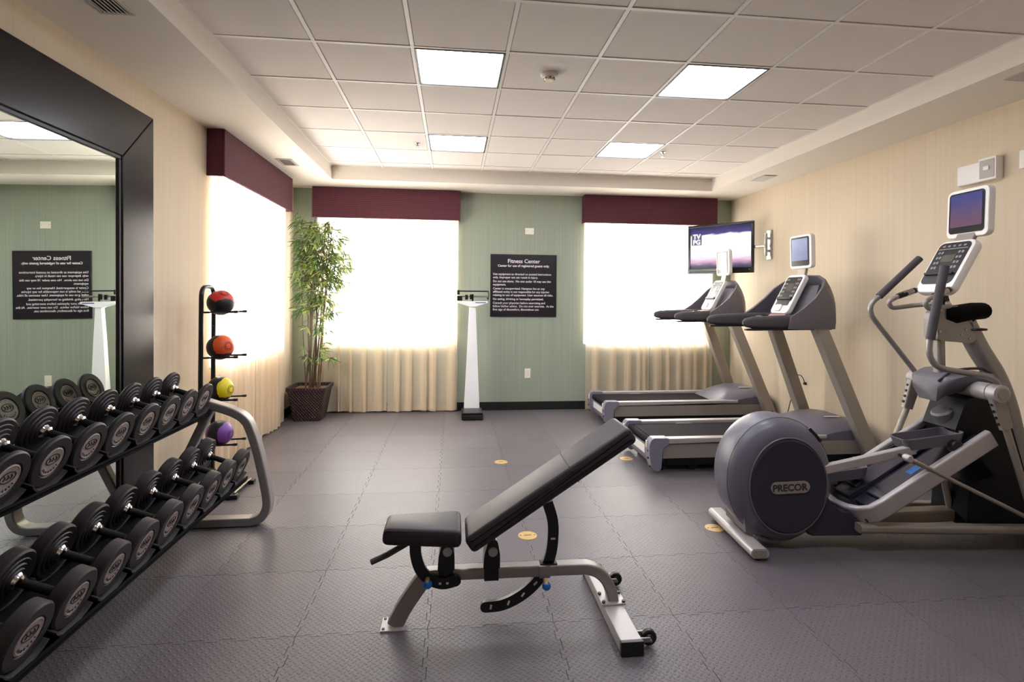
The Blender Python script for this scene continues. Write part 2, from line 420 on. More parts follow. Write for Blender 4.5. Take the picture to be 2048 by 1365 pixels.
for a, b in ((XL, WIN_B[0][0]-.1), (WIN_B[0][1]+.06, WIN_B[1][0]-.06), (WIN_B[1][1]+.07, XR)): box(bm, (a, YB-.012, 0), (b, YB, .115), .004, 1)
box(bm, (WIN_B[0][0]-.1, YB-.012, 0), (WIN_B[0][1]+.06, YB, .115)); box(bm, (WIN_B[1][0]-.06, YB-.012, 0), (WIN_B[1][1]+.07, YB, .115))
struct('baseboard_back', bm, 'black_base')
struct('baseboard_left', box(NB(), (XL, YF, 0), (XL+.012, YB-.012, .115), .004, 1), 'black_base')
struct('baseboard_right', box(NB(), (XR-.012, YF, 0), (XR, YB-.012, .115), .004, 1), 'black_base')

# floor: slab + interlocking rubber tiles
fl = struct('floor', box(NB(), (XL-TH, YF-TH, -.12), (XR+TH, YB+TH, -.012)), 'slab')
PT, NTEETH = .5964, 9
def seam():
    out = []; w = PT/NTEETH; d = .0085
    for i in range(NTEETH):
        a = i*w
        out += [(a, -d if i % 2 else d), (a + w, -d if i % 2 else d)]
    # dovetail the flanks a little
    res = []
    for k, (t, e) in enumerate(out):
        if k == 0 or k == len(out)-1: res.append((t, 0 if 0 else e)); continue
        s = .0035 if e > 0 else -.0035
        res.append((t + (-.0035 if k % 2 == 0 else .0035) * (1 if e > 0 else -1), e))
    return res
def floor_tile_mesh():
    s = seam(); g = .003
    path = [(PT*.0 + t, e) for t, e in s][1:-1]
    bot = [(0, 0)] + path + [(PT, 0)]
    rgt = [(PT + e, t) for t, e in s][1:-1]
    top = [(PT - g, PT - g)] + [(t, PT + e - g) for t, e in reversed(s[1:-1])] + [(0, PT - g)]
    lft = [(e, t) for t, e in reversed(s[1:-1])]
    pts = bot[:-1] + [(PT - g, 0)] + [(x - g, y) for x, y in rgt] + top + lft
    bm = NB(); prism(bm, pts, -.012, 0, 'XY'); return bm
X0T, Y0T = -1.30, 2.537
tile0 = None
ix0 = math.floor((XL - X0T)/PT); iy0 = math.floor((YF - Y0T)/PT)
ix1 = math.ceil((XR - X0T)/PT); iy1 = math.ceil((YB - Y0T)/PT)
for iy in range(iy0, iy1):
    for ix in range(ix0, ix1):
        if tile0 is None:
            tile0 = part('floor_tile', floor_tile_mesh(), 'floor', fl, 0); o = tile0
        else:
            o = tile0.copy(); COL.objects.link(o)
        o.location = (X0T + ix*PT, Y0T + iy*PT, 0)
for i, (x, y, t) in enumerate(((.457, 5.047, 'round brass floor plate in the open floor straight below the wall sign'), (.493, 3.472, 'round brass floor plate behind the weight bench, under its backrest'),
        (1.775, 3.475, 'round brass floor plate beside the rear foot of the elliptical machine'), (1.682, 5.061, 'round brass floor plate at the rear corner of the nearer treadmill'))):
    d = thing('floor_plate', t, 'floor plate', (x, y, 0), 0, 'brass floor plates')
    part('disc', lathe(NB(), [(0, 0), (.062, 0), (.062, .002), (.058, .0035), (0, .0035)], 28, AX_Z), 'brass', d)
    part('slot', box(NB(), (-.024, -.004, .0035), (.024, .004, .0042)), 'letter_dark', d)
    for a in (0, PI): part('screw', cyl(NB(), (.046*math.cos(a), .046*math.sin(a), .003), (.046*math.cos(a), .046*math.sin(a), .0046), .005, 8), 'sensor', d)

# ceiling: recessed tray with a lay-in grid
CX0, CX1, CY0, CY1 = -1.497, 3.383, -1.0, 6.78
bm = NB()
box(bm, (XL, YF, ZS), (CX0, YB, 3.3)); box(bm, (CX1, YF, ZS), (XR, YB, 3.3)); box(bm, (CX0, CY1, ZS), (CX1, YB, 3.3)); box(bm, (CX0, YF, ZS), (CX1, CY0, 3.3))
ce = struct('ceiling', bm, 'plaster')
part('ceiling_deck', box(NB(), (XL-TH, YF-TH, 3.24), (XR+TH, YB+TH, 3.3)), 'slab', ce, 0)
gx = [CX0 + .61*i for i in range(9)]; gy0 = 6.523
gy = [gy0 - .61*i for i in range(13)]; gy = sorted([y for y in gy if y > CY0]) ; rows = [CY0] + gy + [CY1]
bm = NB()
for x in gx[1:-1]: box(bm, (x-.012, CY0, ZC), (x+.012, CY1, ZC+.03))
for y in gy: box(bm, (CX0, y-.012, ZC-.0005), (CX1, y+.012, ZC+.03))
for x, w in ((CX0, .02), (CX1-.02, .02)): box(bm, (x, CY0, ZC-.001), (x+w, CY1, ZC+.03))
for y in (CY0, CY1-.02): box(bm, (CX0, y, ZC-.001), (CX1, y+.02, ZC+.03))
part('ceiling_grid', bm, 'grid', ce, 0)
LAMP_COLS = (2, 5); LAMP_Y = (5.608, 3.778, 1.948)
lamp_cells = {(c, round(y, 2)) for c in LAMP_COLS for y in LAMP_Y}
tcache = {}
for j in range(len(rows)-1):
    y0, y1 = rows[j], rows[j+1]; d = round(y1-y0, 3)
    for i in range(8):
        if (i, round((y0+y1)/2, 2)) in lamp_cells: continue
        if d not in tcache:
            bm = NB(); prism(bm, [(.013, .013), (.597, .013), (.597, d-.013), (.013, d-.013)], 0, .02, 'XY')
            bmesh.ops.bevel(bm, geom=[e for e in bm.edges if abs(e.verts[0].co.z) < 1e-6 and abs(e.verts[1].co.z) < 1e-6], offset=.006, segments=1, affect='EDGES')
            o = tcache[d] = part('ceiling_tile', bm, 'tile', ce, 0)
        else:
            o = tcache[d].copy(); COL.objects.link(o)
        o.location = (gx[i], y0, ZC+.003 + random.uniform(-.0012, .0012))
lamp0 = None
LT = {(2, 5.608): 'square lit ceiling light panel, far one of the left column', (5, 5.608): 'square lit ceiling light panel, far one of the right column',
      (2, 3.778): 'square lit ceiling light panel beside the smoke detector, nearer of the left column', (5, 3.778): 'square lit ceiling light panel, nearer of the right column',
      (2, 1.948): 'square lit ceiling light panel overhead at left, out of view, added for light', (5, 1.948): 'square lit ceiling light panel overhead at right, just outside the picture, added for light'}  # near pair unseen, repeats the column spacing to light the room
for (c, y), t in LT.items():
    x = gx[c] + .305
    if lamp0 is None:
        lamp0 = thing('ceiling_light', t, 'light', (x, y, ZC), 0, 'ceiling light panels')
        bm = NB()
        for a, b, p, q in ((-.296, -.296, .296, -.281), (-.296, .281, .296, .296), (-.296, -.281, -.281, .281), (.281, -.281, .296, .281)): box(bm, (a, b, -.004), (p, q, .06), .002, 1)
        part('frame', bm, 'lamp_frame', lamp0, 0)
        part('diffuser', box(NB(), (-.281, -.281, .012), (.281, .281, .02)), 'diffuser', lamp0, 0)
    else:
        r = copy_tree(lamp0); r.location = (x, y, ZC); r['label'] = t

# windows
def window(idx, a, b, axis):
    bm = NB(); w = .06
    L = b-a; H = HEAD-SILL
    def bar(u0, u1, z0, z1, d0=-.03, d1=.03): box(bm, (u0, d0, z0), (u1, d1, z1), .004, 1)
    bar(0, L, 0, w); bar(0, L, H-w, H); bar(0, w, w, H-w); bar(L-w, L, w, H-w); bar(L/2-.025, L/2+.025, w, H-w)
    o = struct('window_%d' % idx, bm, 'white_trim')
    for s in (0, 1):
        p0 = w if s == 0 else L/2+.025; p1 = L/2-.025 if s == 0 else L-w
        part('pane', box(NB(), (p0-.005, -.003, w-.005), (p1+.005, .003, H-w+.005)), 'glass', o, 0)
    part('sill', box(NB(), (.004, -.146, .001), (L-.004, -.031, .022), .005), 'white_trim', o)
    if axis == 'X': o.location = (a, YB+.14, SILL)
    else: o.location = (XL-.14, a, SILL); o.rotation_euler = (0, 0, PI/2)
window(1, *WIN_L, 'Y'); window(2, *WIN_B[0], 'X'); window(3, *WIN_B[1], 'X')

# valances
def valance(label, loc, rotz, length, depth, h):
    """local: x along the front, y towards the room is negative, top at z = 0."""
    t = thing('valance', label, 'valance', loc, rotz, 'burgundy window valances')
    part('front_board', box(NB(), (0, -depth, -h), (length, -depth+.02, 0), .006), 'valance', t)
    for x in (0, length-.02): part('return_board', box(NB(), (x, -depth+.02, -h), (x+.02, 0, 0), .004), 'valance', t)
    part('top_board', box(NB(), (.02, -depth+.02, -.02), (length-.02, 0, 0)), 'valance', t)
    part('welt', tube(NB(), [(0, -depth-.001, -h+.006), (length, -depth-.001, -h+.006)], .007, 8), 'valance', t)
valance('burgundy valance over the back window left of the scale, behind the bamboo', (-1.85, YB-.001, ZS-.003), 0, 1.925, .15, .402)
valance('burgundy valance over the back window behind the television', (1.78, YB-.001, ZS-.003), 0, 1.925, .15, .388)
valance('burgundy valance with a dotted weave over the side window on the left wall', (XL+.001, 4.87, ZS-.003), PI/2, 1.96, .15, .405)

# curtains: sheer cloth with sewn-down hems
def curtain(label, loc, rotz, length, seed, ztop=2.612, zbot=.018):
    """sheer cloth: flat single-layer runs between soft box pleats of three layers."""
    rnd = random.Random(seed); segs = []; x = 0.0
    line = [(0.0, -.012)]                         # the cloth's path seen from above, before swaying
    while x < length - .05:
        g = rnd.uniform(.035, .15); w = rnd.uniform(.03, .10)
        if x + g + w > length: break
        x += g; line.append((x, rnd.uniform(-.004, .006)))
        n = 1 if rnd.random() < .6 else 2; d = .014
        line.append((x + w*.5, -.026)); line.append((x + w, -.020)); line.append((x + w + .004, -.008)); line.append((x + w*.5, -.004)); line.append((x + .002, .0)); line.append((x - .003, .010)); line.append((x + w*.5, .016)); line.append((x + w, .012))
        x += w
        if n == 2:
            line.append((x + .012, -.018)); line.append((x + .03, .006)); x += .035
    line.append((length, -.008))
    P = crom([(a, b, 0) for a, b in line], 4); N = len(P)-1
    ph = [rnd.uniform(0, 6.28) for _ in range(4)]
    rows = [(ztop, .75), (ztop*.75, .85), (ztop*.5, .95), (1.2, 1), (.6, 1.08), (.25, 1.15), (zbot+.085, 1.18), (zbot, 1.2)]
    bm = NB(); grid = []
    for z, g in rows:
        r = []; k = (ztop-z)/ztop
        for p in P:
            y = p.y*g + .005*math.sin(p.x*9+ph[0])*k; xx = p.x + .006*k*math.sin(p.x*17+ph[1])
            zz = z + (.007*math.sin(p.x*11+ph[2]) if z == zbot else 0)
            r.append(bm.verts.new((min(max(xx, 0), length), y, zz)))
        grid.append(r)
    for a, b in zip(grid, grid[1:]):
        for i in range(N): bm.faces.new((a[i], a[i+1], b[i+1], b[i]))
    hem0 = [bm.verts.new(v.co + Vector((0, .005, 0))) for v in grid[-2]]; hem1 = [bm.verts.new(v.co + Vector((0, .005, .001))) for v in grid[-1]]
    for i in range(N): bm.faces.new((hem0[i], hem0[i+1], hem1[i+1], hem1[i]))
    t = thing('curtain', label, 'curtain', loc, rotz, 'sheer cream curtains')
    part('cloth', bm, 'curtain', t, 180)
    part('curtain_rod', tube(NB(), [(.004, 0, ztop+.012), (length-.004, 0, ztop+.012)], .011, 10), 'white_metal', t)
curtain('sheer cream curtain of the back window, half next to the bamboo plant', (-1.80, YB-.062, 0), 0, .92, 3)
curtain('sheer cream curtain of the back window, half next to the scale', (-.875, YB-.062, 0), 0, .93, 11)
curtain('sheer cream curtain of the right back window, left half', (1.825, YB-.062, 0), 0, .93, 5)
curtain('sheer cream curtain of the right back window, half behind the treadmills', (2.76, YB-.062, 0), 0, .92, 8)
curtain('sheer cream curtain of the left side window, half behind the ball rack', (XL+.075, 4.885, 0), PI/2, .945, 21)
curtain('sheer cream curtain of the left side window, half nearest the bamboo', (XL+.075, 5.84, 0), PI/2, .96, 34)

# ceiling fittings
def vent(label, x, y, sx, sy):
    t = thing('air_vent', label, 'vent', (x, y, ZS), 0, 'ceiling air vents')
    bm = NB(); w = .022
    for a, b, p, q in ((-sx/2, -sy/2, sx/2, -sy/2+w), (-sx/2, sy/2-w, sx/2, sy/2), (-sx/2, -sy/2+w, -sx/2+w, sy/2-w), (sx/2-w, -sy/2+w, sx/2, sy/2-w)): box(bm, (a, b, -.008), (p, q, 0), .002, 1)
    part('frame', bm, 'vent', t)
    part('cavity', box(NB(), (-sx/2+w, -sy/2+w, -.001), (sx/2-w, sy/2-w, -.0002)), 'vent_dark', t, 0)
    n = 6; slat = None
    for i in range(n):
        xx = -sx/2+w + (sx-2*w)*(i+.5)/n
        if slat is None: slat = part('slat', box(NB(), (-.008, -sy/2+w, -.0015), (.008, sy/2-w, .0015), 0, 1, Matrix.Rotation(.6, 4, 'Y')), 'vent', t, 0); o = slat
        else: o = slat.copy(); COL.objects.link(o)
        o.location = (xx, 0, -.0065)
vent('grey slatted air vent in the left ceiling soffit above the side window', -1.79, 5.99, .17, .28)
vent('grey slatted air vent in the right ceiling soffit, far one above the treadmills', 3.607, 5.955, .16, .30)
vent('grey slatted air vent in the left ceiling soffit, near one above the mirror', -1.72, 2.80, .17, .30)
vent('grey slatted air vent in the right ceiling soffit, near one at the picture edge', 3.59, 2.95, .16, .30)
t = thing('smoke_detector', 'white round smoke detector on the ceiling beside a light panel', 'detector', (.662, 3.775, ZC+.002))
part('base', lathe(NB(), [(0, 0), (.062, 0), (.062, -.012), (.055, -.02), (0, -.02)], 28, AX_Z), 'white_trim', t)
part('dome', lathe(NB(), [(0, -.02), (.045, -.02), (.043, -.032), (.034, -.042), (.03, -.046), (0, -.048)], 28, AX_Z), 'ivory', t)
bm = NB()
for i in range(8):
    a = i*PI/4; box(bm, (.0385, -.006, -.0395), (.0425, .006, -.03), 0, 1, Matrix.Rotation(a, 4, 'Z'))
part('sensor_slots', bm, 'letter_dark', t, 0)
for x, y, s in ((-.389, 5.66, 'left of the far left light panel'), (2.243, 5.615, 'right of the far right light panel')):
    t = thing('sprinkler', 'small ceiling sprinkler head just ' + s, 'sprinkler', (x, y, ZC+.002), 0, 'ceiling sprinklers')
    part('escutcheon', lathe(NB(), [(0, 0), (.034, 0), (.03, -.008), (.012, -.01), (0, -.01)], 20, AX_Z), 'chrome', t)
    bm = NB(); cyl(bm, (0, 0, -.01), (0, 0, -.03), .009, 10); tube(bm, [(-.012, 0, -.028), (-.014, 0, -.04), (0, 0, -.052)], .003, 6); tube(bm, [(.012, 0, -.028), (.014, 0, -.04), (0, 0, -.052)], .003, 6)
    part('body', bm, 'sensor', t)
    part('deflector', lathe(NB(), [(0, -.05), (.018, -.052), (.018, -.055), (0, -.055)], 14, AX_Z), 'sensor', t)

# ================================================================== wall furniture
# mirror
MY0, MY1, MZ1, FW = 1.35, 3.885, 2.747, .343
t = thing('wall_mirror', 'huge mirror in a wide dark wood frame against the left wall', 'mirror', (XL, (MY0+MY1)/2, 0), roty=-.0095)
yc = (MY0+MY1)/2; hw = (MY1-MY0)/2
def frame_rail(pts):
    bm = NB(); prism(bm, pts, .030, .116, 'YZ', .005, 1); return bm
iy, iz0, iz1 = hw-FW, .30, MZ1-FW
g = .0012
part('frame_rail', frame_rail([(-hw, MZ1), (-iy, iz1), (iy, iz1), (hw, MZ1)]), 'mahogany', t, 20)
part('frame_rail', frame_rail([(-hw, .001), (hw, .001), (iy, iz0), (-iy, iz0)]), 'mahogany', t, 20)
part('frame_stile', frame_rail([(hw, .001+g), (hw, MZ1-g), (iy, iz1-g), (iy, iz0+g)]), 'mahogany', t, 20)
part('frame_stile', frame_rail([(-hw, .001+g), (-iy, iz0+g), (-iy, iz1-g), (-hw, MZ1-g)]), 'mahogany', t, 20)
bm = NB(); lw = .022
for a, b, c, d in ((-iy, iz0, iy, iz0+lw), (-iy, iz1-lw, iy, iz1), (-iy, iz0+lw, -iy+lw, iz1-lw), (iy-lw, iz0+lw, iy, iz1-lw)): box(bm, (.032, a, b), (.108, c, d), .003, 1)
part('liner', bm, 'liner', t)
part('mirror_glass', box(NB(), (.088, -iy+lw, iz0+lw), (.096, iy-lw, iz1-lw)), 'mirror', t, 0)

# sign
SX0, SX1, SZ0, SZ1 = .499, 1.423, 1.292, 2.155
t = thing('wall_sign', 'dark square sign with white fitness center rules on the green wall', 'sign', (SX0, YB, SZ0))
W, H = SX1-SX0, SZ1-SZ0
part('panel', box(NB(), (0, -.016, 0), (W, -.001, H), .002, 1), 'sign', t)
def sgn(s, size, x, z, al='LEFT', bold=0, sp=1.0): lettering(s, size, 'letter', t, basis((x, -.0165, z), (1, 0, 0), (0, 0, 1)), align=al, bold=bold, space=sp)
sgn('Fitness Center', .076, W/2, H-.118, 'CENTER', .0012)
sgn('Center for use of registered guests only.', .0438, W/2, H-.172, 'CENTER', .0012)
lines = [('Use equipment as directed on posted instructions', 0), ('only. Improper use can result in injury.', 1), ('Do not use alone.  No one under 18 may use this', 2.2), ('equipment.', 3.2),
         ('Center is unsupervised. Hampton Inn or any', 4.4), ('affiliated entity is not responsible for any injuries', 5.4), ('relating to use of equipment. User assumes all risks.', 6.4),
         ('No eating, drinking or horseplay permitted.', 7.6), ('Consult your physician before exercising and', 8.8), ('follow his/her advice.  Do not over exercise.  At the', 9.8), ('first sign of discomfort, discontinue use.', 10.8)]
for s, k in lines: sgn(s, .0405, .036, H-.287 - k*.0453, bold=.0006, sp=.99)

# outlet and junction boxes
def outlet(label, mtx_loc, rotz, w, h, kind, cat='outlet', name='wall_outlet', deep=.008, m='ivory'):
    """local x right, -y out of the wall, origin = centre on the wall."""
    t = thing(name, label, cat, mtx_loc, rotz)
    part('cover_plate', box(NB(), (-w/2, -deep, -h/2), (w/2, -.0005, h/2), .004), m, t)
    if kind == 'duplex':
        for z in (-h*.22, h*.22):
            s = part('socket', lathe(NB(), [(0, 0), (.017, 0), (.016, .003), (0, .003)], 18, T(0, -deep+.0005, z) @ AX_Y @ Matrix.Rotation(PI, 4, 'Y')), 'white', t)
            bm = NB(); box(bm, (-.007, -deep-.0034, z-.003), (-.005, -deep-.0024, z+.006)); box(bm, (.005, -deep-.0034, z-.003), (.007, -deep-.0024, z+.006))
            part('slot', bm, 'letter_dark', s, 0)
        part('screw', lathe(NB(), [(0, 0), (.003, 0), (.002, .0015), (0, .0015)], 8, T(0, -deep, 0) @ AX_Y @ Matrix.Rotation(PI, 4, 'Y')), 'sensor', t)
    if kind == 'blank':
        for x in (-w*.36, w*.36): part('screw', lathe(NB(), [(0, 0), (.004, 0), (.003, .002), (0, .002)], 8, T(x, -deep, 0) @ AX_Y @ Matrix.Rotation(PI, 4, 'Y')), 'sensor', t)
        part('centre_plate', box(NB(), (-w*.22, -deep-.003, -h*.25), (w*.22, -deep+.001, h*.25), .002), 'white', t)
    return t
outlet('ivory duplex power outlet low on the green wall below the sign', (1.029, YB, .507), 0, .083, .135, 'duplex')
outlet('ivory wall plate high on the green wall above the sign', (1.039, YB, 2.481), 0, .125, .09, 'blank', 'wall plate', 'wall_plate')
outlet('ivory power outlet low on the right wall behind the elliptical machine', (XR, 3.385, .52), -PI/2, .12, .12, 'duplex', m='ivory')
t = thing('wall_speaker', 'white wall box with square grey speaker face above the elliptical screen', 'speaker', (XR, 3.68, 2.545), -PI/2)
part('housing', box(NB(), (-.155, -.05, -.085), (.03, -.001, .07), .012), 'white', t)
part('speaker_box', box(NB(), (.03, -.062, -.085), (.165, -.001, .085), .005), 'white', t)
part('speaker_face', box(NB(), (.042, -.066, -.068), (.153, -.060, .068), .003), 'vent', t)
part('strobe_lens', box(NB(), (.075, -.074, -.012), (.12, -.064, .02), .006), 'white', t)
t = thing('thermostat', 'small white thermostat at the right edge, high on the right wall', 'thermostat', (XR, 3.335, 2.56), -PI/2)
part('case', box(NB(), (-.05, -.03, -.065), (.05, -.001, .065), .008), 'white', t)
part('dial', box(NB(), (-.03, -.033, -.04), (.03, -.028, .04), .003), 'ivory', t)
part('lever', box(NB(), (-.008, -.036, -.03), (.008, -.032, .03), .002), 'vent', t)

# ================================================================== television
TVL, TVR = Vector((3.28, 7.226, 0)), Vector((3.844, 6.529, 0))
tc_ = (TVL+TVR)/2; tdir = (TVR-TVL).normalized(); TW = (TVR-TVL).length; TH_ = .671
tz = 2.242
t = thing('television', 'flat black television with a bright picture on the right wall', 'television', (tc_.x, tc_.y, tz), math.atan2(tdir.y, tdir.x))
# local: x to the right, -y faces the room
W, H = TW, TH_
bm = NB(); bz = .035
for a, b, c, d in ((-W/2, H/2-bz, W/2, H/2), (-W/2, -H/2, W/2, -H/2+.075), (-W/2, -H/2+.075, -W/2+bz, H/2-bz), (W/2-bz, -H/2+.075, W/2, H/2-bz)): box(bm, (a, -.035, b), (c, .0, d), .006)
part('bezel', bm, 'screen_frame', t)
part('back_cover', box(NB(), (-W/2+.02, 0, -H/2+.03), (W/2-.02, .05, H/2-.03), .015), 'black', t)
part('screen', box(NB(), (-W/2+bz-.002, -.026, -H/2+.073), (W/2-bz+.002, -.018, H/2-bz+.002)), 'tv', t, 0)
part('badge', box(NB(), (-.04, -.0365, -H/2+.05), (.0, -.034, -H/2+.062)), 'sensor', t, 0)
part('speaker_strip', box(NB(), (-W/2+.03, -.038, -H/2+.018), (W/2-.1, -.034, -H/2+.034), .002), 'black', t)
part('power_light', ball(NB(), (W/2-.055, -.036, -H/2+.045), .006, 8), 'letter', t)
lx, lz = -W/2+.055, H/2-.275
bm = NB()
for a, b, c, d in ((0, 0, .012, .15), (.128, 0, .14, .15)): box(bm, (lx+a, -.0285, lz+b), (lx+c, -.0262, lz+d))
part('rating_frame', bm, 'letter_dark', t, 0)
M['tv_white'] = emit('white_on_screen', (255, 255, 255), .52)
for s, z, sz in (('TV', lz+.088, .088), ('PG', lz+.012, .088)):
    lettering(s, sz, 'tv_white', t, basis((lx+.07, -.0275, z), (1, 0, 0), (0, 0, 1)), align='CENTER', bold=.004)
part('rating_ground', box(NB(), (lx+.012, -.0272, lz), (lx+.128, -.0262, lz+.16)), emit('violet_on_screen', (96, 88, 140), .5), t, 0)
part('mount_plate', box(NB(), (-.12, .05, -.12), (.12, .07, .12), .004), 'black_metal', t)
ti = t.matrix_basis.inverted(); mw = T(XR, 6.42, tz) @ Matrix.Rotation(-PI/2, 4, 'Z')      # wall frame of the bracket: -y leaves the wall
wm = part('wall_bracket', box(NB(), (-.05, -.02, -.17), (.05, -.001, .2), .004, 2, ti @ mw), 'sensor', t)
wm2 = part('pivot_post', tube(NB(), [ti @ mw @ Vector((0, -.06, z)) for z in (-.13, .16)], .022, 12), 'sensor', wm)
for z in (-.08, .08): part('hinge', box(NB(), (-.02, -.06, z), (.02, -.015, z+.03), .004, 2, ti @ mw), 'sensor', wm)
part('arm', sweep(NB(), [ti @ mw @ Vector((0, -.06, 0)), Vector((.10, .07, 0))], rrect(.03, .06, .006)), 'sensor', t)

# ================================================================== physician scale
t = thing('physician_scale', 'white upright beam scale with a black platform before the green wall', 'scale', (.248, 6.90, 0))
part('platform_base', box(NB(), (-.137, -.13, .006), (.137, .33, .07), .012), 'black', t)
part('platform', box(NB(), (-.13, -.125, .074), (.13, .2, .098), .01), 'black_metal', t)
bm = NB()
for x in (-.11, .11):
    for y in (-.1, .29): cyl(bm, (x, y, 0), (x, y, .01), .014, 10)
part('feet', bm, 'rubber', t, kind='stuff')
bm = NB(); v = []
for z, w, d in ((.098, .102, .05), (.5, .082, .042), (1.0, .06, .034), (1.46, .042, .03)):
    v.append([bm.verts.new(p) for p in ((-w, .22-d, z), (w, .22-d, z), (w, .22+d, z), (-w, .22+d, z))])
for a, b in zip(v, v[1:]):
    for i in range(4): bm.faces.new((a[i], a[(i+1) % 4], b[(i+1) % 4], b[i]))
bm.faces.new(v[-1]); bm.faces.new(list(reversed(v[0])))
bmesh.ops.bevel(bm, geom=[e for e in bm.edges if abs(e.verts[0].co.z-e.verts[1].co.z) > .1], offset=.012, segments=2, affect='EDGES')
part('column', bm, 'white_metal', t)
part('beam_head', prism(NB(), [(-.2, 1.505), (-.2, 1.478), (-.06, 1.445), (-.045, 1.43), (.045, 1.43), (.06, 1.445), (.2, 1.478), (.2, 1.505)], .175, .265, 'XZ', .006), 'white_metal', t)
part('name_strip', box(NB(), (.035, .1735, 1.480), (.175, .1752, 1.492)), 'purple', t, 0)
part('post', box(NB(), (-.012, .205, 1.505), (.012, .235, 1.60), .003), 'black_metal', t)
part('upper_beam', box(NB(), (-.205, .212, 1.628), (.2, .222, 1.645), .002), 'black_metal', t)
part('lower_beam', box(NB(), (-.2, .208, 1.556), (.2, .22, 1.578), .002), 'sensor', t)
part('beam_end_loop', tube(NB(), fillet([(.19, .215, 1.565), (.205, .215, 1.52), (.214, .215, 1.585), (.205, .215, 1.645), (.19, .215, 1.635)], .02), .006, 8), 'black_metal', t)
part('sliding_weight', box(NB(), (-.205, .195, 1.51), (-.135, .235, 1.575), .006), 'black_metal', t)
part('sliding_weight', box(NB(), (-.1, .195, 1.525), (-.06, .235, 1.59), .006), 'black_metal', t)
part('sliding_weight', box(NB(), (-.04, .198, 1.528), (-.002, .232, 1.595), .006), 'black_metal', t)
part('pivot_block', box(NB(), (-.205, .2, 1.59), (-.17, .23, 1.65), .004), 'black_metal', t)
part('height_rod', box(NB(), (-.006, .262, 1.1), (.006, .27, 1.5), .001), 'sensor', t)

# ================================================================== bamboo plant
PX, PY = -1.80, 7.05
t = thing('potted_bamboo', 'tall leafy bamboo plant in a dark woven basket in the corner', 'plant', (PX, PY, 0))
bm = NB(); rings = []
for z, h, r in ((0, .165, .03), (.02, .17, .03), (.36, .222, .03), (.385, .24, .03), (.42, .242, .03), (.42, .215, .03), (.33, .2, .03)):
    rings.append([bm.verts.new((x, y, z)) for x, y in rrect(2*h, 2*h, r, 2)])
for a, b in zip(rings, rings[1:]):
    n = len(a)
    for i in range(n): bm.faces.new((a[i], a[(i+1) % n], b[(i+1) % n], b[i]))
bm.faces.new(list(reversed(rings[0]))); bmesh.ops.recalc_face_normals(bm, faces=bm.faces)
def weave():
    m = mat('dark_purple_wicker', (44, 24, 30), .5); T_ = NT(m)
    tc = T_.node('ShaderNodeTexCoord'); sp = T_.node('ShaderNodeSeparateXYZ'); T_.link(tc.outputs['Object'], sp.inputs[0])
    xy = T_.math('ADD', sp.outputs['X'], sp.outputs['Y'])
    a = T_.math('SINE', T_.math('MULTIPLY', T_.math('ADD', xy, sp.outputs['Z']), 170)); b = T_.math('SINE', T_.math('MULTIPLY', T_.math('SUBTRACT', xy, sp.outputs['Z']), 170))
    h = T_.math('MAXIMUM', a, b)
    bp = T_.node('ShaderNodeBump'); bp.inputs['Strength'].default_value = .9; bp.inputs['Distance'].default_value = .006
    T_.link(h, bp.inputs['Height']); T_.link(bp.outputs['Normal'], T_.b.inputs['Normal'])
    rp = T_.node('ShaderNodeValToRGB'); rp.color_ramp.elements[0].color = lin((104, 70, 64)) + (1,); rp.color_ramp.elements[1].color = lin((36, 19, 25)) + (1,)
    rp.color_ramp.elements[0].position = 0; rp.color_ramp.elements[1].position = .25
    T_.link(h, rp.inputs['Fac']); T_.link(rp.outputs['Color'], T_.b.inputs['Base Color'])
    return m
M['weave'] = weave()
part('basket', bm, 'weave', t)
part('soil', box(NB(), (-.205, -.205, .34), (.205, .205, .385), .02), 'soil', t)
rnd = random.Random(5)
canes = []
for i in range(11):
    a = rnd.uniform(0, 6.28); r = rnd.uniform(.02, .11)
    x0, y0 = .02 + r*math.cos(a)*1.1, r*math.sin(a)*.8
    lean = rnd.uniform(-.04, .17); h = rnd.uniform(1.9, 2.55)
    pts = []
    for k in range(9):
        f = k/8
        pts.append(Vector((x0 + lean*f*1.0 + .015*math.sin(f*5+i) - (.03 if lean < 0 else 0)*f, y0 - .05*f + .012*math.sin(f*6+i*2), .36 + (h-.36)*f)))
    canes.append(pts)
    sc = []
    P2 = []
    n = 40
    for k in range(n+1):
        f = k/n*8; j = min(int(f), 7); p = pts[j].lerp(pts[j+1], f-j); P2.append(p); sc.append((1-.55*k/n) * (1.18 if k % 5 == 0 else 1))
    part('cane', sweep(NB(), P2, circ(rnd.choice((.008, .011, .013)), 7), None, sc), 'cane', t)
def leaf_mesh(L, w):
    bm = NB(); rows = []
    for f, k, dz in ((0, .1, 0), (.22, .8, .012), (.5, 1, .012), (.78, .62, -.01), (1, .03, -.05)):
        rows.append([bm.verts.new((f*L, s*w*k, dz*L*2 + (abs(s)*w*.35))) for s in (-1, 0, 1)])
    for a, b in zip(rows, rows[1:]):
        for i in (0, 1): bm.faces.new((a[i], a[i+1], b[i+1], b[i]))
    return bm
lmesh = []
for k, (m, L, w) in enumerate((('leaf', .135, .0105), ('leaf_light', .12, .0095), ('leaf_dark', .14, .011))):
    o = part('leaf', leaf_mesh(L, w), m, t, 60); lmesh.append(o)
fol = {m: NB() for m in ('leaf', 'leaf_light', 'leaf_dark')}; twig = NB()
def width_at(z):
    for z0, z1, a, b in ((2.45, 2.7, -.18, .26), (2.2, 2.45, -.17, .44), (1.85, 2.2, -.18, .52), (1.6, 1.85, -.17, .42), (1.3, 1.6, -.2, .36), (1.05, 1.3, -.2, .28), (.75, 1.05, -.15, .3)):
        if z0 <= z < z1: return a, b
    return -.1, .1
nleaf = 0; used0 = [False]*3; count = 0; bunch = []
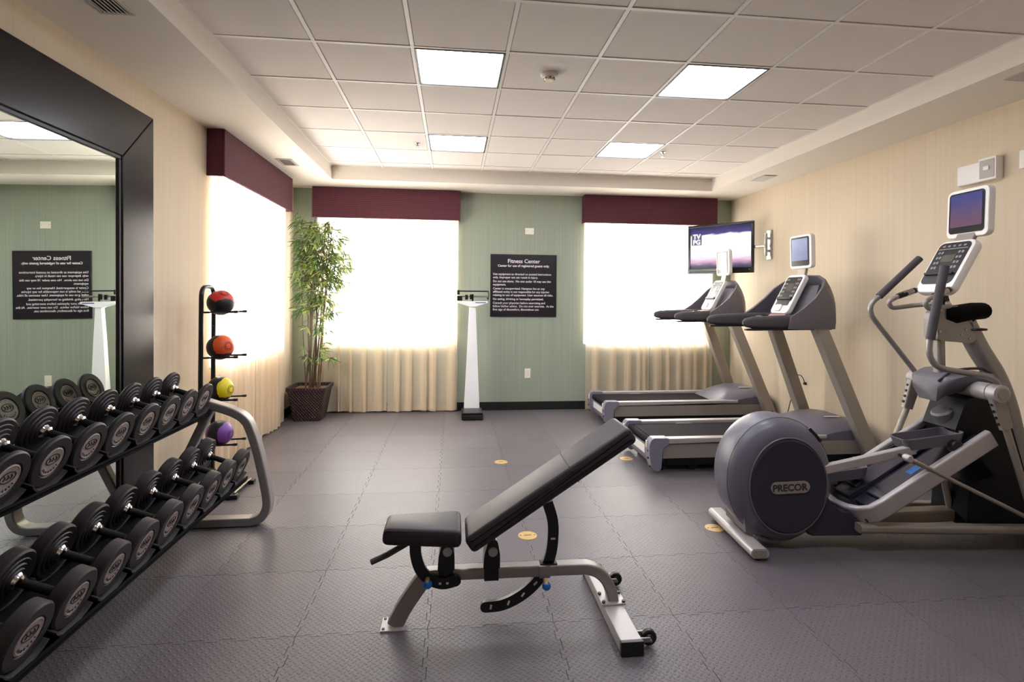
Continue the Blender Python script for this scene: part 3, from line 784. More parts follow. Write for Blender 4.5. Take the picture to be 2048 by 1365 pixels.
for n in range(300):
    z = rnd.triangular(1.12, 2.64, 2.05) if n < 284 else rnd.uniform(.75, 1.15)
    a, b = width_at(z); x = rnd.uniform(a, b); y = rnd.uniform(-.27, .1)
    if z > 2.52 and PY + y > YB - .32: y = -.27 + rnd.uniform(0, .15)
    c = rnd.choice(canes); f = min(max((z-.12-.36)/(c[-1].z-.36), 0), .999)*8; j = int(f); base = c[j].lerp(c[j+1], f-j)
    bunch.append((Vector((x, y, z)), base))
for tip, base in bunch:
    mid = (tip+base)/2 + Vector((0, 0, .03))
    tube(twig, [base, mid, tip], .0022, 4)
    out = tip-base; az = math.atan2(out.y, out.x)
    for k in range(rnd.randint(5, 8)):
        yaw = az + rnd.uniform(-1.5, 1.5); pit = rnd.uniform(-.15, 1.05); s = rnd.uniform(.7, 1.15)
        p = tip + (base-tip)*rnd.uniform(0, .3)
        mtx = T(*p) @ Matrix.Rotation(yaw, 4, 'Z') @ Matrix.Rotation(pit, 4, 'Y') @ Matrix.Rotation(rnd.uniform(-.8, .8), 4, 'X') @ Matrix.Scale(s, 4)
        tipw = mtx @ Vector((.13, 0, 0))
        if PX + tipw.x < XL+.035 or PX + p.x < XL+.035 or (PY + min(tipw.y, p.y) < 6.86 and PX + min(tipw.x, p.x) < -2.0) or PY + tipw.y > YB-.09 or (tipw.z > 2.56 and PY + tipw.y > YB-.16): continue
        kind = 0 if rnd.random() < .45 else (1 if rnd.random() < .55 else 2)
        if PX + tipw.x < PX - .08 and rnd.random() < .6: kind = 2
        front = p.y < -.06
        if front and count < 296:
            count += 1
            if not used0[kind]: o = lmesh[kind]; used0[kind] = True
            else: o = lmesh[kind].copy(); COL.objects.link(o)
            o.matrix_local = mtx
        else:
            tb = leaf_mesh(*((.135, .0105), (.12, .0095), (.14, .011))[kind]); put(fol[('leaf', 'leaf_light', 'leaf_dark')[kind]], tb, mtx)
for k in fol: part('foliage', fol[k], k, t, 60, 'stuff')
part('twigs', twig, 'cane', t, 60, 'stuff')

# ================================================================== dumbbell rack
RY0, RY1 = 1.55, 3.80
TILT = math.radians(20)
t = thing('dumbbell_rack', 'silver two-tier dumbbell rack with black trays in front of the mirror', 'rack', (-1.6, (RY0+RY1)/2, 0))
oy = (RY0+RY1)/2
loop = [(-1.985, .6), (-1.985, .03), (-1.36, .03), (-1.238, .06), (-1.246, .2), (-1.30, .477), (-1.36, .70), (-1.47, .776), (-1.88, .905)]
path = [(x+1.6, 0, z) for x, z in ((-1.985, .031), (-1.36, .031))] + crom([(x+1.6, 0, z) for x, z in ((-1.345, .031), (-1.283, .052), (-1.248, .105), (-1.243, .20), (-1.30, .477), (-1.352, .645), (-1.395, .722), (-1.475, .772), (-1.62, .822), (-1.86, .903))], 5)
for y in (RY0, RY1):
    bm = sweep(NB(), [Vector(p) + Vector((0, y-oy, 0)) for p in path], rrect(.085, .056, .010), up=(0, 1, 0))
    fr = part('end_frame', bm, 'silver_paint', t, 40)
    part('back_post', sweep(NB(), [(-1.615+1.6, y-oy, .79), (-1.955+1.6, y-oy, .05)], rrect(.06, .055, .012), up=(0, 1, 0)), 'silver_paint', t)
    part('frame_cap', box(NB(), (-1.995+1.6, y-oy-.034, .003), (-1.965+1.6, y-oy+.034, .06), .006), 'black', t)
    bm = NB()
    for x in (-1.9, -1.42): box(bm, (x+1.6-.03, y-oy-.03, 0), (x+1.6+.03, y-oy+.03, .006))
    part('foot_pad', bm, 'rubber', t, kind='stuff')
cT, sT = math.cos(TILT), math.sin(TILT)
ax = Vector((cT, 0, -sT)); nz_ = Vector((sT, 0, cT))
UP = dict(c=Vector((-1.7057, 0, .921)), ys=[3.65, 3.437, 3.222, 3.003, 2.777, 2.562, 2.334, 2.115], R=.1045, th=.04, half=.122)
LO = dict(c=Vector((-1.4825, 0, .493)), ys=[3.635, 3.418, 3.2, 2.98, 2.76, 2.54, 2.325, 2.108, 1.888], R=.1045, th=.062, half=.141)
for tier, D in (('upper', UP), ('lower', LO)):
    c0 = D['c'] - nz_*(D['R']+.017); L = RY1-RY0-.07
    hwid = D['half'] + .028
    mt = Matrix(((ax.x, 0, nz_.x, c0.x+1.6), (0, 1, 0, 0), (ax.z, 0, nz_.z, c0.z), (0, 0, 0, 1)))
    bm = NB(); box(bm, (-hwid, -L/2, -.012), (hwid, L/2, 0), .003, 1, mt)
    tr = part('%s_tray' % tier, bm, 'tray', t)
    bm = NB(); box(bm, (hwid-.012, -L/2, 0), (hwid, L/2, .02), .002, 1, mt); part('front_lip', bm, 'tray', tr)
    bm = NB(); box(bm, (-hwid, -L/2, 0), (-hwid+.012, L/2, .02), .002, 1, mt); part('back_lip', bm, 'tray', tr)
    bm = NB(); box(bm, (-.03, -L/2, -.05), (.03, L/2, -.012), .004, 1, mt); part('support_beam', bm, 'tray', tr)
    for xs in (D['half'] - .012, -D['half'] + .03):
        s0 = None
        for y in D['ys']:
            if s0 is None:
                bm = NB(); R = D['R'] + .004; w = .030; va = []
                for k in range(13):
                    a = -PI/2 + math.radians(-56 + 112*k/12)
                    for rr in (R, R+.006):
                        for dx in (-w, w): va.append(bm.verts.new(mt @ Vector((xs+dx, rr*math.cos(a), D['R']+.017 + rr*math.sin(a)))))
                for k in range(12):
                    a = va[4*k:4*k+8]
                    for q in ((0, 1, 5, 4), (2, 6, 7, 3), (0, 4, 6, 2), (1, 3, 7, 5)): bm.faces.new([a[i] for i in q])
                bm.faces.new([va[i] for i in (0, 2, 3, 1)]); bm.faces.new([va[i] for i in (48, 49, 51, 50)])
                bmesh.ops.recalc_face_normals(bm, faces=bm.faces)
                s0 = part('saddle', bm, 'saddle', tr, 40); o = s0
            else: o = s0.copy(); COL.objects.link(o)
            o.location = (0, y-oy, 0)

def make_dumbbell(tier, D, label, loc):
    R, th, half = D['R'], D['th'], D['half']
    t = thing('dumbbell', label, 'dumbbell', loc, 0, 'dumbbells on the %s tier' % tier, TILT)
    hin = half-th
    prof = [(0, -hin), (.03, -hin), (.024, -hin+.012), (.024, -hin+.018), (.017, -hin+.024), (.0155, -hin*.5), (.0165, 0), (.0155, hin*.5), (.017, hin-.024), (.024, hin-.018), (.024, hin-.012), (.03, hin), (0, hin)]
    hd = part('handle', lathe(NB(), prof, 18), 'dark_chrome', t)
    for s in (1, -1): part('collar', lathe(NB(), [(.017, s*(hin-.026)), (.0255, s*(hin-.019)), (.0255, s*(hin-.012)), (.031, s*(hin-.002)), (.017, s*hin)], 20), 'chrome', hd)
    for s in (1, -1):
        i, o_ = hin, half
        if tier == 'upper':
            pr = [(.02, i), (.045, i-.002), (.048, i+.003), (.062, i+.004), (.065, i+.009), (.08, i+.010), (.083, i+.015), (R-.006, i+.016), (R, i+.022), (R, o_-.006), (R-.006, o_), (R*.62, o_), (R*.58, o_-.005), (0, o_-.005)]
        else:
            pr = [(.02, i-.002), (.04, i-.004), (.043, i+.002), (.056, i), (.059, i+.006), (.074, i+.004), (.077, i+.008), (R-.007, i+.006), (R, i+.013), (R, o_-.007), (R-.007, o_), (R*.60, o_), (R*.56, o_-.006), (0, o_-.006)]
        h = part('weight_head', lathe(NB(), [(r, s*x) for r, x in pr], 36), 'rubber', t, 25)
        rc = R*.55; b = o_-.006
        cp = [(0, b-.002), (rc, b-.002), (rc, b+.004), (rc-.005, b+.006), (rc-.009, b+.0035), (0, b+.0035)]
        c = part('end_cap', lathe(NB(), [(r, s*x) for r, x in cp], 30), 'cap_silver', h)
        bm = NB()
        ring = [Vector((s*(b+.0045), rc*.6*math.cos(a), .010 + rc*.36*math.sin(a))) for a in [2*PI*k/24 for k in range(25)]]
        sweep(bm, ring, [(.0012, -.0018), (.0012, .0018), (-.0012, .0018), (-.0012, -.0018)], up=(1, 0, 0), caps=False)
        for dy in (-.4, 0, .4):
            tube(bm, [(s*(b+.0045), (dy-.1)*rc*.7, .010+rc*.16), (s*(b+.0045), (dy+.1)*rc*.7, .010), (s*(b+.0045), (dy-.1)*rc*.7, .010-rc*.16)], .0022, 5)
        for k in range(7):
            a = math.radians(215 + 110*k/6); box(bm, (-.0012, -.002, -.004), (.0012, .002, .004), 0, 1, T(s*(b+.0045), rc*.74*math.cos(a), rc*.74*math.sin(a)) @ Matrix.Rotation(a+PI/2, 4, 'X'))
        part('embossed_marks', bm, 'rubber', c, 40, 'stuff')
    return t
ORD = ['farthest', 'second', 'third', 'fourth', 'fifth', 'sixth', 'seventh', 'eighth', 'ninth']
for tier, D in (('upper', UP), ('lower', LO)):
    proto = None; n = len(D['ys'])
    for i, y in enumerate(D['ys']):
        if i == 0: lab = 'black dumbbell at the far end of the %s tier, nearest the medicine balls' % tier
        elif i == n-1: lab = 'black dumbbell on the %s tier, nearest the camera at the picture edge' % tier
        else: lab = 'black dumbbell on the %s tier, %s from the far end' % (tier, ORD[i])
        f = (y-2.75)/.9
        loc = (D['c'].x, y, D['c'].z)
        if proto is None: proto = make_dumbbell(tier, D, lab, loc)
        else: r = copy_tree(proto); r.location = loc; r['label'] = lab

# ================================================================== medicine balls and their rack
t = thing('ball_rack', 'black upright ball rack before the left window curtain', 'rack', (-1.93, 4.468, 0))
p0, p1 = 4.36-4.468, 4.577-4.468
tubep = fillet([(0, p0, .03), (0, p0, 1.62), (0, p1, 1.62), (0, p1, .03)], .09, 7)
part('post', tube(NB(), tubep, .017, 12), 'black_metal', t)
BZ = (1.494, 1.142, .81, .462)
for z in BZ:
    for y in (p0, p1):
        br = part('ball_prong', tube(NB(), fillet([(0, y, z-.075), (.05, y*.82, z-.075), (.245, y*.82, z-.07)], .03), .0075, 8), 'black_metal', t)
        part('prong_tip', tube(NB(), [(.235, y*.82, z-.07), (.265, y*.82, z-.069)], .0105, 8), 'rubber', br)
for y in (p0-.06, p1+.06): part('base_leg', box(NB(), (-.15, y-.03, 0), (.31, y+.03, .035), .008), 'black_metal', t)
part('base_cross', box(NB(), (-.03, p0-.03, .005), (.03, p1+.03, .032), .004), 'black_metal', t)
part('front_bar', tube(NB(), [(.275, p0-.06, .042), (.275, p1+.06, .042)], .009, 10), 'sensor', t)
part('base_plate', box(NB(), (.03, p0-.03, .006), (.27, p1+.03, .016)), 'black_metal', t)
part('red_strip', box(NB(), (.20, p0+.0, .0165), (.262, p1+.03, .026), .003), 'red', t)
def ball_mat(name, c):
    m = mat(name, c, .45, bump=(120, .1, .002)); T_ = NT(m)
    tc = T_.node('ShaderNodeTexCoord'); sp = T_.node('ShaderNodeSeparateXYZ'); T_.link(tc.outputs['Object'], sp.inputs[0])
    # colour patches with wavy outlines on a black ball
    nz = T_.node('ShaderNodeTexNoise'); nz.inputs['Scale'].default_value = 9; T_.link(tc.outputs['Object'], nz.inputs['Vector'])
    w = T_.math('MULTIPLY', T_.math('SUBTRACT', nz.outputs['Fac'], .5), .05)
    d = T_.math('ADD', T_.math('SUBTRACT', T_.math('ABSOLUTE', sp.outputs['X']), .042), w)
    k = T_.math('SUBTRACT', .078, T_.math('ABSOLUTE', T_.math('SUBTRACT', sp.outputs['Z'], .022)))
    f = T_.math('GREATER_THAN', T_.math('MINIMUM', d, T_.math('ADD', k, w)), 0)
    mx = T_.node('ShaderNodeMix', data_type='RGBA'); T_.link(f, mx.inputs[0])
    mx.inputs[6].default_value = lin((24, 22, 26)) + (1,); mx.inputs[7].default_value = lin(c) + (1,)
    T_.link(mx.outputs[2], T_.b.inputs['Base Color']); return m
for z, c, nm, rot in ((BZ[0], (212, 50, 40), 'red', (0, -.95, -.75)), (BZ[1], (226, 84, 34), 'orange', (0, -.15, -.55)), (BZ[2], (232, 210, 20), 'yellow', (0, .0, -.25)), (BZ[3], (122, 66, 152), 'purple', (0, .1, -.2))):
    where = {'red': 'topmost on the rack', 'orange': 'second from the top of the rack', 'yellow': 'third down on the rack', 'purple': 'lowest, behind the dumbbell rack end'}[nm]
    t = thing('medicine_ball', '%s and black medicine ball, %s' % (nm, where), 'ball', (-1.832, 4.468, z), 0, 'medicine balls')
    t.rotation_euler = rot
    b = part('ball', ball(NB(), (0, 0, 0), .099, 40), ball_mat(nm + '_black_ball', c), t, 180)
    if nm != 'red' or True:
        e = part('emblem', lathe(NB(), [(0, .0965), (.026, .0962), (.029, .092), (0, .09)], 20, None), 'black', t)
        bm = NB(); a = [Vector((.0975, .014*math.cos(x), .014*math.sin(x)-.002)) for x in (PI/2, PI/2+2.094, PI/2+4.189)]
        prism(bm, [(v.y, v.z) for v in a], .0962, .0972, 'YZ'); part('mark', bm, 'letter', e, 0)
        part('valve_ring', lathe(NB(), [(.033, .0935), (.034, .0945), (.036, .0945), (.036, .092)], 22), 'black', t)

# ================================================================== adjustable bench
BY = 2.58
t = thing('weight_bench', 'adjustable weight bench with black pads and silver frame, centre of floor', 'bench', (0, BY, 0))
def pad(outline, hw0, hw1, x0, x1, ends=.03):
    """outline in XZ, swept over y with pillow edges; half width tapers from hw0 at x0 to hw1 at x1."""
    bm = NB(); n = len(outline)
    cx = sum(p[0] for p in outline)/n; cz = sum(p[1] for p in outline)/n
    rings = []
    for f, s in ((-1, .0), (-1, .62), (-.985, .86), (-.94, .96), (-.86, 1), (.86, 1), (.94, .96), (.985, .86), (1, .62), (1, 0)):
        if s == 0: continue
        r = []
        for x, z in outline:
            k = (x-x0)/(x1-x0); hwid = hw0 + (hw1-hw0)*min(max(k, 0), 1)
            # inset the outline towards its centre line near the ends
            r.append((x, f*hwid, z, s))
        rings.append(r)
    vr = []
    # inset by distance, not by scale
    def inset(pts, d):
        out = []
        for i in range(n):
            a = Vector(pts[i-1]); b = Vector(pts[i]); c = Vector(pts[(i+1) % n])
            e1 = (b-a).normalized(); e2 = (c-b).normalized(); nn = Vector((-(e1.y+e2.y), e1.x+e2.x)).normalized()
            out.append(b + nn*d)
        return out
    area = sum(outline[i-1][0]*outline[i][1]-outline[i][0]*outline[i-1][1] for i in range(n))
    sg = 1 if area > 0 else -1
    for r in rings:
        s = r[0][3]; d = (1-s)*.075
        ins = inset([(p[0], p[2]) for p in r], sg*d)
        vr.append([bm.verts.new((q.x, p[1], q.y)) for p, q in zip(r, ins)])
    for a, b in zip(vr, vr[1:]):
        for i in range(n): bm.faces.new((a[i], a[(i+1) % n], b[(i+1) % n], b[i]))
    bm.faces.new(vr[0]); bm.faces.new(list(reversed(vr[-1]))); bmesh.ops.recalc_face_normals(bm, faces=bm.faces)
    return bm
def round_poly(pts, r, k=4):
    P = [Vector((x, z, 0)) for x, z in pts]; out = []; n = len(P)
    for i in range(n):
        a, b, c = P[i-1], P[i], P[(i+1) % n]; u = a-b; v = c-b; rr = min(r, u.length*.45, v.length*.45)
        p0 = b + u.normalized()*rr; p1 = b + v.normalized()*rr
        for j in range(k+1):
            q = j/k; w = p0*(1-q)**2 + b*2*q*(1-q) + p1*q*q; out.append((w.x, w.y))
    return out
seat = round_poly([(-.318, .415), (.045, .405), (.045, .488), (-.31, .494)], .03)
part('seat_pad', pad(seat, .085, .125, -.31, .04), 'vinyl', t, 60)
bk0 = Vector((.088, .392)); bd = Vector((math.cos(math.radians(33)), math.sin(math.radians(33)))); bn = Vector((-bd.y, bd.x))
def B2(u, v): p = bk0 + bd*u + bn*v; return (p.x, p.y)
BL = .925
part('backrest_pad', pad(round_poly([B2(0, -.02), B2(BL, -.02), B2(BL, .062), B2(0, .062)], .028), .125, .125, 0, 1), 'vinyl', t, 60)
for (u, nm) in ((.585, 'seam'),):
    bm = NB(); ring = [Vector((B2(u, -.021)[0], -.118, B2(u, -.021)[1])), Vector((B2(u, .045)[0], -.126, B2(u, .045)[1])), Vector((B2(u, .0635)[0], -.108, B2(u, .0635)[1])), Vector((B2(u, .0635)[0], .108, B2(u, .0635)[1])), Vector((B2(u, .045)[0], .126, B2(u, .045)[1])), Vector((B2(u, -.021)[0], .118, B2(u, -.021)[1]))]
    tube(bm, ring, .0022, 6); part('pad_seam', bm, 'vinyl_seam', t)
bm = NB()
tube(bm, [(B2(.02, .052)[0], -.119, B2(.02, .052)[1]), (B2(BL-.02, .052)[0], -.119, B2(BL-.02, .052)[1])], .0028, 6); part('pad_piping', bm, 'vinyl_seam', t)
part('pad_piping', tube(NB(), [(-.3, -.084, .483), (.03, -.119, .478)], .0026, 6), 'vinyl_seam', t)
bp_ = Matrix(((bd.x, 0, bn.x, 0), (0, 1, 0, 0), (bd.y, 0, bn.y, 0), (0, 0, 0, 1)))
def BB(u, v): p = B2(u, v); return (p[0], 0, p[1])
bm = NB(); sweep(bm, [BB(.1, -.03), BB(.6, -.03)], rrect(.06, .02, .004), up=(0, 1, 0)); part('backrest_frame', bm, 'black_metal', t)
# main beam bending down to the rear foot
beam = [(-.115, .235), (.0, .238), (.25, .236), (.55, .236), (.64, .235)] 
beamp = [Vector((x, 0, z)) for x, z in beam] + crom([(.66, 0, .234), (.71, 0, .215), (.752, 0, .175), (.782, 0, .115), (.792, 0, .062)], 5)
part('main_beam', sweep(NB(), beamp, rrect(.062, .054, .01), up=(0, 1, 0)), 'silver_paint', t, 40)
fl_ = [Vector((-.115, 0, .232)), Vector((-.15, 0, .19)), Vector((-.215, 0, .095)), Vector((-.262, 0, .008))]
part('front_leg', sweep(NB(), crom(fl_, 5), rrect(.06, .075, .01), up=(0, 1, 0)), 'silver_paint', t, 40)
part('foot_plate', box(NB(), (-.325, -.055, 0), (-.215, .055, .008), .002), 'light_silver', t)
for y in (-.04, .04): part('bolt', cyl(NB(), (-.312, y, .008), (-.312, y, .012), .007, 8), 'letter_dark', t)
rf = part('rear_foot', box(NB(), (.735, -.325, .006), (.833, .36, .064), .006), 'light_silver', t)
for y in (-.328, .345): part('end_cap', box(NB(), (.732, y, .001), (.836, y+.022, .066), .004), 'black', t)
part('mount_plate', box(NB(), (.726, -.05, .064), (.846, .052, .074), .003), 'light_silver', t)
bm0 = None
for x in (.737, .836):
    for y in (-.038, .04):
        if bm0 is None: bm0 = part('bolt', cyl(NB(), (0, 0, 0), (0, 0, .009), .009, 6), 'letter_dark', t); o = bm0
        else: o = bm0.copy(); COL.objects.link(o)
        o.location = (x, y, .074)
for y in (-.255, .245):
    w = part('transport_wheel', lathe(NB(), [(0, -.016), (.014, -.017), (.017, -.012), (.03, -.013), (.0345, -.009), (.0345, .009), (.03, .013), (.017, .012), (.014, .017), (0, .016)], 24, T(.882, y, .038) @ AX_Y), 'black', t)
    bm = NB(); box(bm, (.83, y-.03, .03), (.882, y-.02, .052), .003); box(bm, (.83, y+.02, .03), (.882, y+.03, .052), .003)
    cyl(bm, (.882, y-.034, .038), (.882, y+.034, .038), .006, 8)
    part('wheel_bracket', bm, 'silver_paint', w, kind='stuff')
# seat hinge, backrest hinge
for x, z, l in ((-.02, .262, 'seat_hinge'), (.195, .262, 'backrest_hinge')):
    zt = .41 if l == 'seat_hinge' else .40
    h = part(l, prism(NB(), round_poly([(x-.045, z), (x+.035, z), (x+.035, z+.07), (x+.022, zt), (x-.02, zt), (x-.04, z+.07)], .012), -.04, .04, 'XZ', .003), 'black_metal', t)
    for s in (-1, 1): part('pivot_cap', lathe(NB(), [(0, 0), (.023, 0), (.021, .005), (0, .006)], 20, T(x+.001, s*.04, zt-.055) @ AX_Y @ (Matrix.Rotation(PI, 4, 'Y') if s < 0 else Matrix.Identity(4))), 'light_silver', h)
    part('hinge_saddle', box(NB(), (x-.04, -.037, .205), (x+.03, .037, .266), .004), 'black_metal', h)
def arc_plate(pts, w, y0, y1):
    P = crom([(x, 0, z) for x, z in pts], 6); L, R = [], []
    for i, p in enumerate(P):
        d = (P[min(i+1, len(P)-1)] - P[max(i-1, 0)]).normalized(); nrm = Vector((-d.z, 0, d.x)); L.append(p+nrm*w); R.append(p-nrm*w)
    e = P[-1]; d = (P[-1]-P[-2]).normalized()
    cap = [e + Vector((d.x*math.cos(a)-d.z*math.sin(a), 0, d.z*math.cos(a)+d.x*math.sin(a)))*w for a in [PI/2 - PI*k/8 for k in range(1, 8)]]
    return prism(NB(), [(v.x, v.z) for v in L + cap + list(reversed(R))], y0, y1, 'XZ')
arc = [(.462, .56), (.488, .47), (.49, .385), (.478, .30), (.44, .215), (.385, .15), (.315, .102), (.24, .073), (.165, .068)]
ar = part('adjuster_arc', arc_plate(arc, .026, -.012, .008), 'black_metal', t)
s0 = None
for (x, z), a in zip(((.49, .385), (.405, .172), (.345, .12), (.275, .084), (.19, .0685)), (0, .8, .9, 1.2, 1.4)):
    bm = box(NB(), (-.011, -.0135, -.0045), (.011, -.0118, .0045), 0, 1, Matrix.Rotation(-a, 4, 'Y'))
    o = part('slot', bm, 'letter', ar, 0); o.location = (x, 0, z)
part('arc_guide', box(NB(), (.42, -.038, .205), (.475, .02, .265), .006), 'silver_paint', t)
part('arc_bracket', box(NB(), (.425, -.025, .262), (.51, .02, .27), .002), 'black_metal', t)
sa = part('seat_arc', arc_plate([(-.168, .42), (-.165, .35), (-.142, .28), (-.1, .235), (-.04, .212), (.02, .222)], .026, -.052, -.038), 'black_metal', t)
for x in (-.052, -.018): o = part('slot', box(NB(), (-.006, -.0535, -.005), (.006, -.0518, .005)), 'letter', sa, 0); o.location = (x, 0, .214)
for x, z in ((-.11, .24), (.447, .205)):
    k = part('pull_pin', cyl(NB(), (x, -.045, z), (x, -.078, z-.012), .011, 12), 'brass', t)
    lathe_m = T(x, -.075, z-.012) @ Matrix.Rotation(-PI/2+.35, 4, 'Z')
    part('knob', lathe(NB(), [(0, 0), (.012, .0), (.02, .008), (.021, .02), (.017, .03), (0, .033)], 18, T(x+.002, -.07, z-.034) @ AX_Z @ Matrix.Rotation(0, 4, 'X')), 'blue_knob', k)
part('foot_bar', tube(NB(), [(-.375, -.0, .303), (-.30, 0, .335), (-.21, 0, .385)], .014, 12), 'grip', t)

# ================================================================== treadmills
def loft(bm, sections, close_ends=True):
    """sections: list of equal-length rings of 3-D points."""
    vr = [[bm.verts.new(p) for p in s] for s in sections]; n = len(vr[0])
    for a, b in zip(vr, vr[1:]):
        for i in range(n): bm.faces.new((a[i], a[(i+1) % n], b[(i+1) % n], b[i]))
    if close_ends: bm.faces.new(vr[0]); bm.faces.new(list(reversed(vr[-1])))
    bmesh.ops.recalc_face_normals(bm, faces=bm.faces); return bm
def sheet(bm, grid, thick, normal=None):
    """grid of 3-D points -> closed shell of the given thickness (along local normals)."""
    R, Cn = len(grid), len(grid[0]); P = [[Vector(p) for p in r] for r in grid]; N = []
    for i in range(R):
        row = []
        for j in range(Cn):
            du = P[min(i+1, R-1)][j] - P[max(i-1, 0)][j]; dv = P[i][min(j+1, Cn-1)] - P[i][max(j-1, 0)]
            nn = du.cross(dv); row.append(nn.normalized() if nn.length > 1e-9 else Vector((0, 0, 1)))
        N.append(row)
    A = [[bm.verts.new(P[i][j]) for j in range(Cn)] for i in range(R)]; B = [[bm.verts.new(P[i][j] + N[i][j]*thick) for j in range(Cn)] for i in range(R)]
    for i in range(R-1):
        for j in range(Cn-1):
            bm.faces.new((A[i][j], A[i][j+1], A[i+1][j+1], A[i+1][j])); bm.faces.new((B[i][j], B[i+1][j], B[i+1][j+1], B[i][j+1]))
    for i in range(R-1):
        for j in (0, Cn-1): bm.faces.new((A[i][j], A[i+1][j], B[i+1][j], B[i][j]))
    for j in range(Cn-1):
        for i in (0, R-1): bm.faces.new((A[i][j], A[i][j+1], B[i][j+1], B[i][j]))
    bmesh.ops.recalc_face_normals(bm, faces=bm.faces); return bm
def rot_box(c, size, bev, ang, axis='Y'):
    """bevelled box of the given size centred on c, turned about an axis."""
    bm = NB(); s = [v/2 for v in size]
    box(bm, [-v for v in s], s, bev, 2, T(*c) @ Matrix.Rotation(ang, 4, axis)); return bm
def slab(c, w, h, d, r, ang, bev=.006):
    """rounded panel: width w along y, height h, thickness d; tilted back by ang about y; faces -x."""
    bm = NB(); pts = rrect(w, h, r, 4)
    prism(bm, [(a, b) for a, b in pts], -d/2, d/2, 'YZ', bev, 2, T(*c) @ Matrix.Rotation(ang, 4, 'Y')); return bm
def on_slab(c, ang, u, v, d):
    """point on the front of such a panel: u along y, v up, d outwards."""
    return T(*c) @ Matrix.Rotation(ang, 4, 'Y') @ Vector((-d, u, v))
def treadmill(label, loc, screen):
    t = thing('treadmill', label, 'treadmill', loc, 0, 'treadmills')
    HW = .385
    part('base_frame', box(NB(), (.16, -.31, .05), (1.98, .31, .17), .01), 'black_metal', t)
    bm = NB()
    for y in (-.27, .27): lathe(bm, [(0, -.02), (.035, -.02), (.045, -.014), (.045, .014), (.035, .02), (0, .02)], 18, T(.42, y, .046) @ AX_Y)
    part('wheels', bm, 'black', t, kind='stuff')
    for y in (-.25, .25): part('support_foot', cyl(NB(), (.12, y, 0), (.12, y, .08), .03, 14), 'black', t)
    part('deck', box(NB(), (.03, -.315, .2), (1.62, .315, .285), .004), 'black', t)
    part('running_belt', box(NB(), (.045, -.28, .286), (1.6, .28, .291)), 'belt', t, 0)
    part('rear_roller', cyl(NB(), (.028, -.29, .262), (.028, .29, .262), .029, 16), 'belt', t)
    for s in (-1, 1):
        a, b = sorted((s*.30, s*HW))
        part('side_rail', prism(NB(), [(.12, .265), (1.66, .285), (1.66, .318), (.12, .314)], a, b, 'XZ', .008), 'light_silver', t)
        part('side_panel', box(NB(), (.1, min(s*.345, s*.375), .135), (2.0, max(s*.345, s*.375), .262), .004), 'warm_silver', t)
        a, b = sorted((s*.297, s*(HW+.012)))
        prof = round_poly([(-.032, .268), (-.005, .322), (.15, .322), (.15, .262), (.092, .245), (.078, .04), (.03, .022), (-.012, .07), (-.032, .18)], .02, 3)
        c = part('rear_cap', prism(NB(), prof, a, b, 'XZ', .006), 'slate_light', t)
        bm = NB()
        for z in (.205, .14, .065): cyl(bm, (-.022 if z > .1 else .0, s*.355, z), (-.036 if z > .1 else -.016, s*.355, z), .009, 10)
        part('bolts', bm, 'black', c, kind='stuff')
        part('corner_pad', box(NB(), (-.038, min(s*.31, s*.335), .225), (-.026, max(s*.31, s*.335), .29), .005), 'ivory', c)
        part('label_strip', box(NB(), (.50, s*.283-.006, .2915), (.66, s*.283+.006, .2925)), 'letter', t, 0)
    part('rear_guard', prism(NB(), [(-.004, .225), (.012, .225), (.07, .045), (.05, .045), (-.004, .13)], -.297, .297, 'XZ', .004), 'slate_light', t)
    part('guard_label', prism(NB(), [(-.0062, .215), (-.0045, .215), (-.0045, .14), (-.0062, .14)], -.2, .2, 'XZ'), 'white', t)
    # motor hood
    xs = [1.40, 1.5, 1.62, 1.76, 1.90, 2.02, 2.11, 2.14]; hc = [.292, .34, .405, .438, .442, .425, .37, .28]; he = [.288, .305, .33, .36, .378, .365, .33, .27]
    ys = [-.372, -.352, -.28, -.17, 0, .17, .28, .352, .372]
    secs = []
    for x, c, e in zip(xs, hc, he):
        top = []
        for y in ys:
            k = abs(y)/.352
            z = c if k <= .5 else e + (c-e)*(1 - ((k-.5)/.5)**1.5) if k < 1 else e - .022*(k > 1)
            top.append((x, y, max(z, .262)))
        secs.append(top + [(x, .372, .255), (x, -.372, .255)])
    part('motor_hood', loft(NB(), secs), 'slate_mid', t, 30)
    part('hood_label', rot_box((1.86, -.18, .4415), (.16, .022, .004), 0, 0), 'letter', t, 0)
    part('hood_skirt', box(NB(), (1.62, -.36, .245), (2.1, .36, .268), .004), 'black', t)
    for s in (-1, 1):
        up = [(1.577, s*.355, 1.33), (2.0, s*.42, .30), (2.075, s*.43, .10)]
        u = part('upright', sweep(NB(), [Vector(p) for p in (up[0], up[2])], rrect(.10, .118, .012), up=(0, 1, 0)), 'warm_silver', t, 30)
        part('upright_foot', box(NB(), (1.96, s*.43-.055, 0), (2.14, s*.43+.055, .12), .012), 'warm_silver', u)
        part('bolt', cyl(NB(), (2.045, s*.425-.062, .19), (2.045, s*.425-.045, .19), .012, 10), 'black', u)
        # handrail
        ctr = [(.855, 1.345), (.88, 1.346), (.95, 1.348), (1.2, 1.352), (1.45, 1.356), (1.705, 1.358)]
        sc = [.3, .62, .86, .98, 1.05, 1.1]
        part('handrail', sweep(NB(), [Vector((x, s*.345, z)) for x, z in ctr], rrect(.088, .128, .042, 5), up=(0, 1, 0), scale=sc), 'grip', t, 50)
        part('handrail_underside', sweep(NB(), [Vector((x, s*.345, z-.064)) for x, z in ctr[1:]], rrect(.062, .022, .01), up=(0, 1, 0), scale=[.7, .9, 1, 1, 1]), 'black', t)
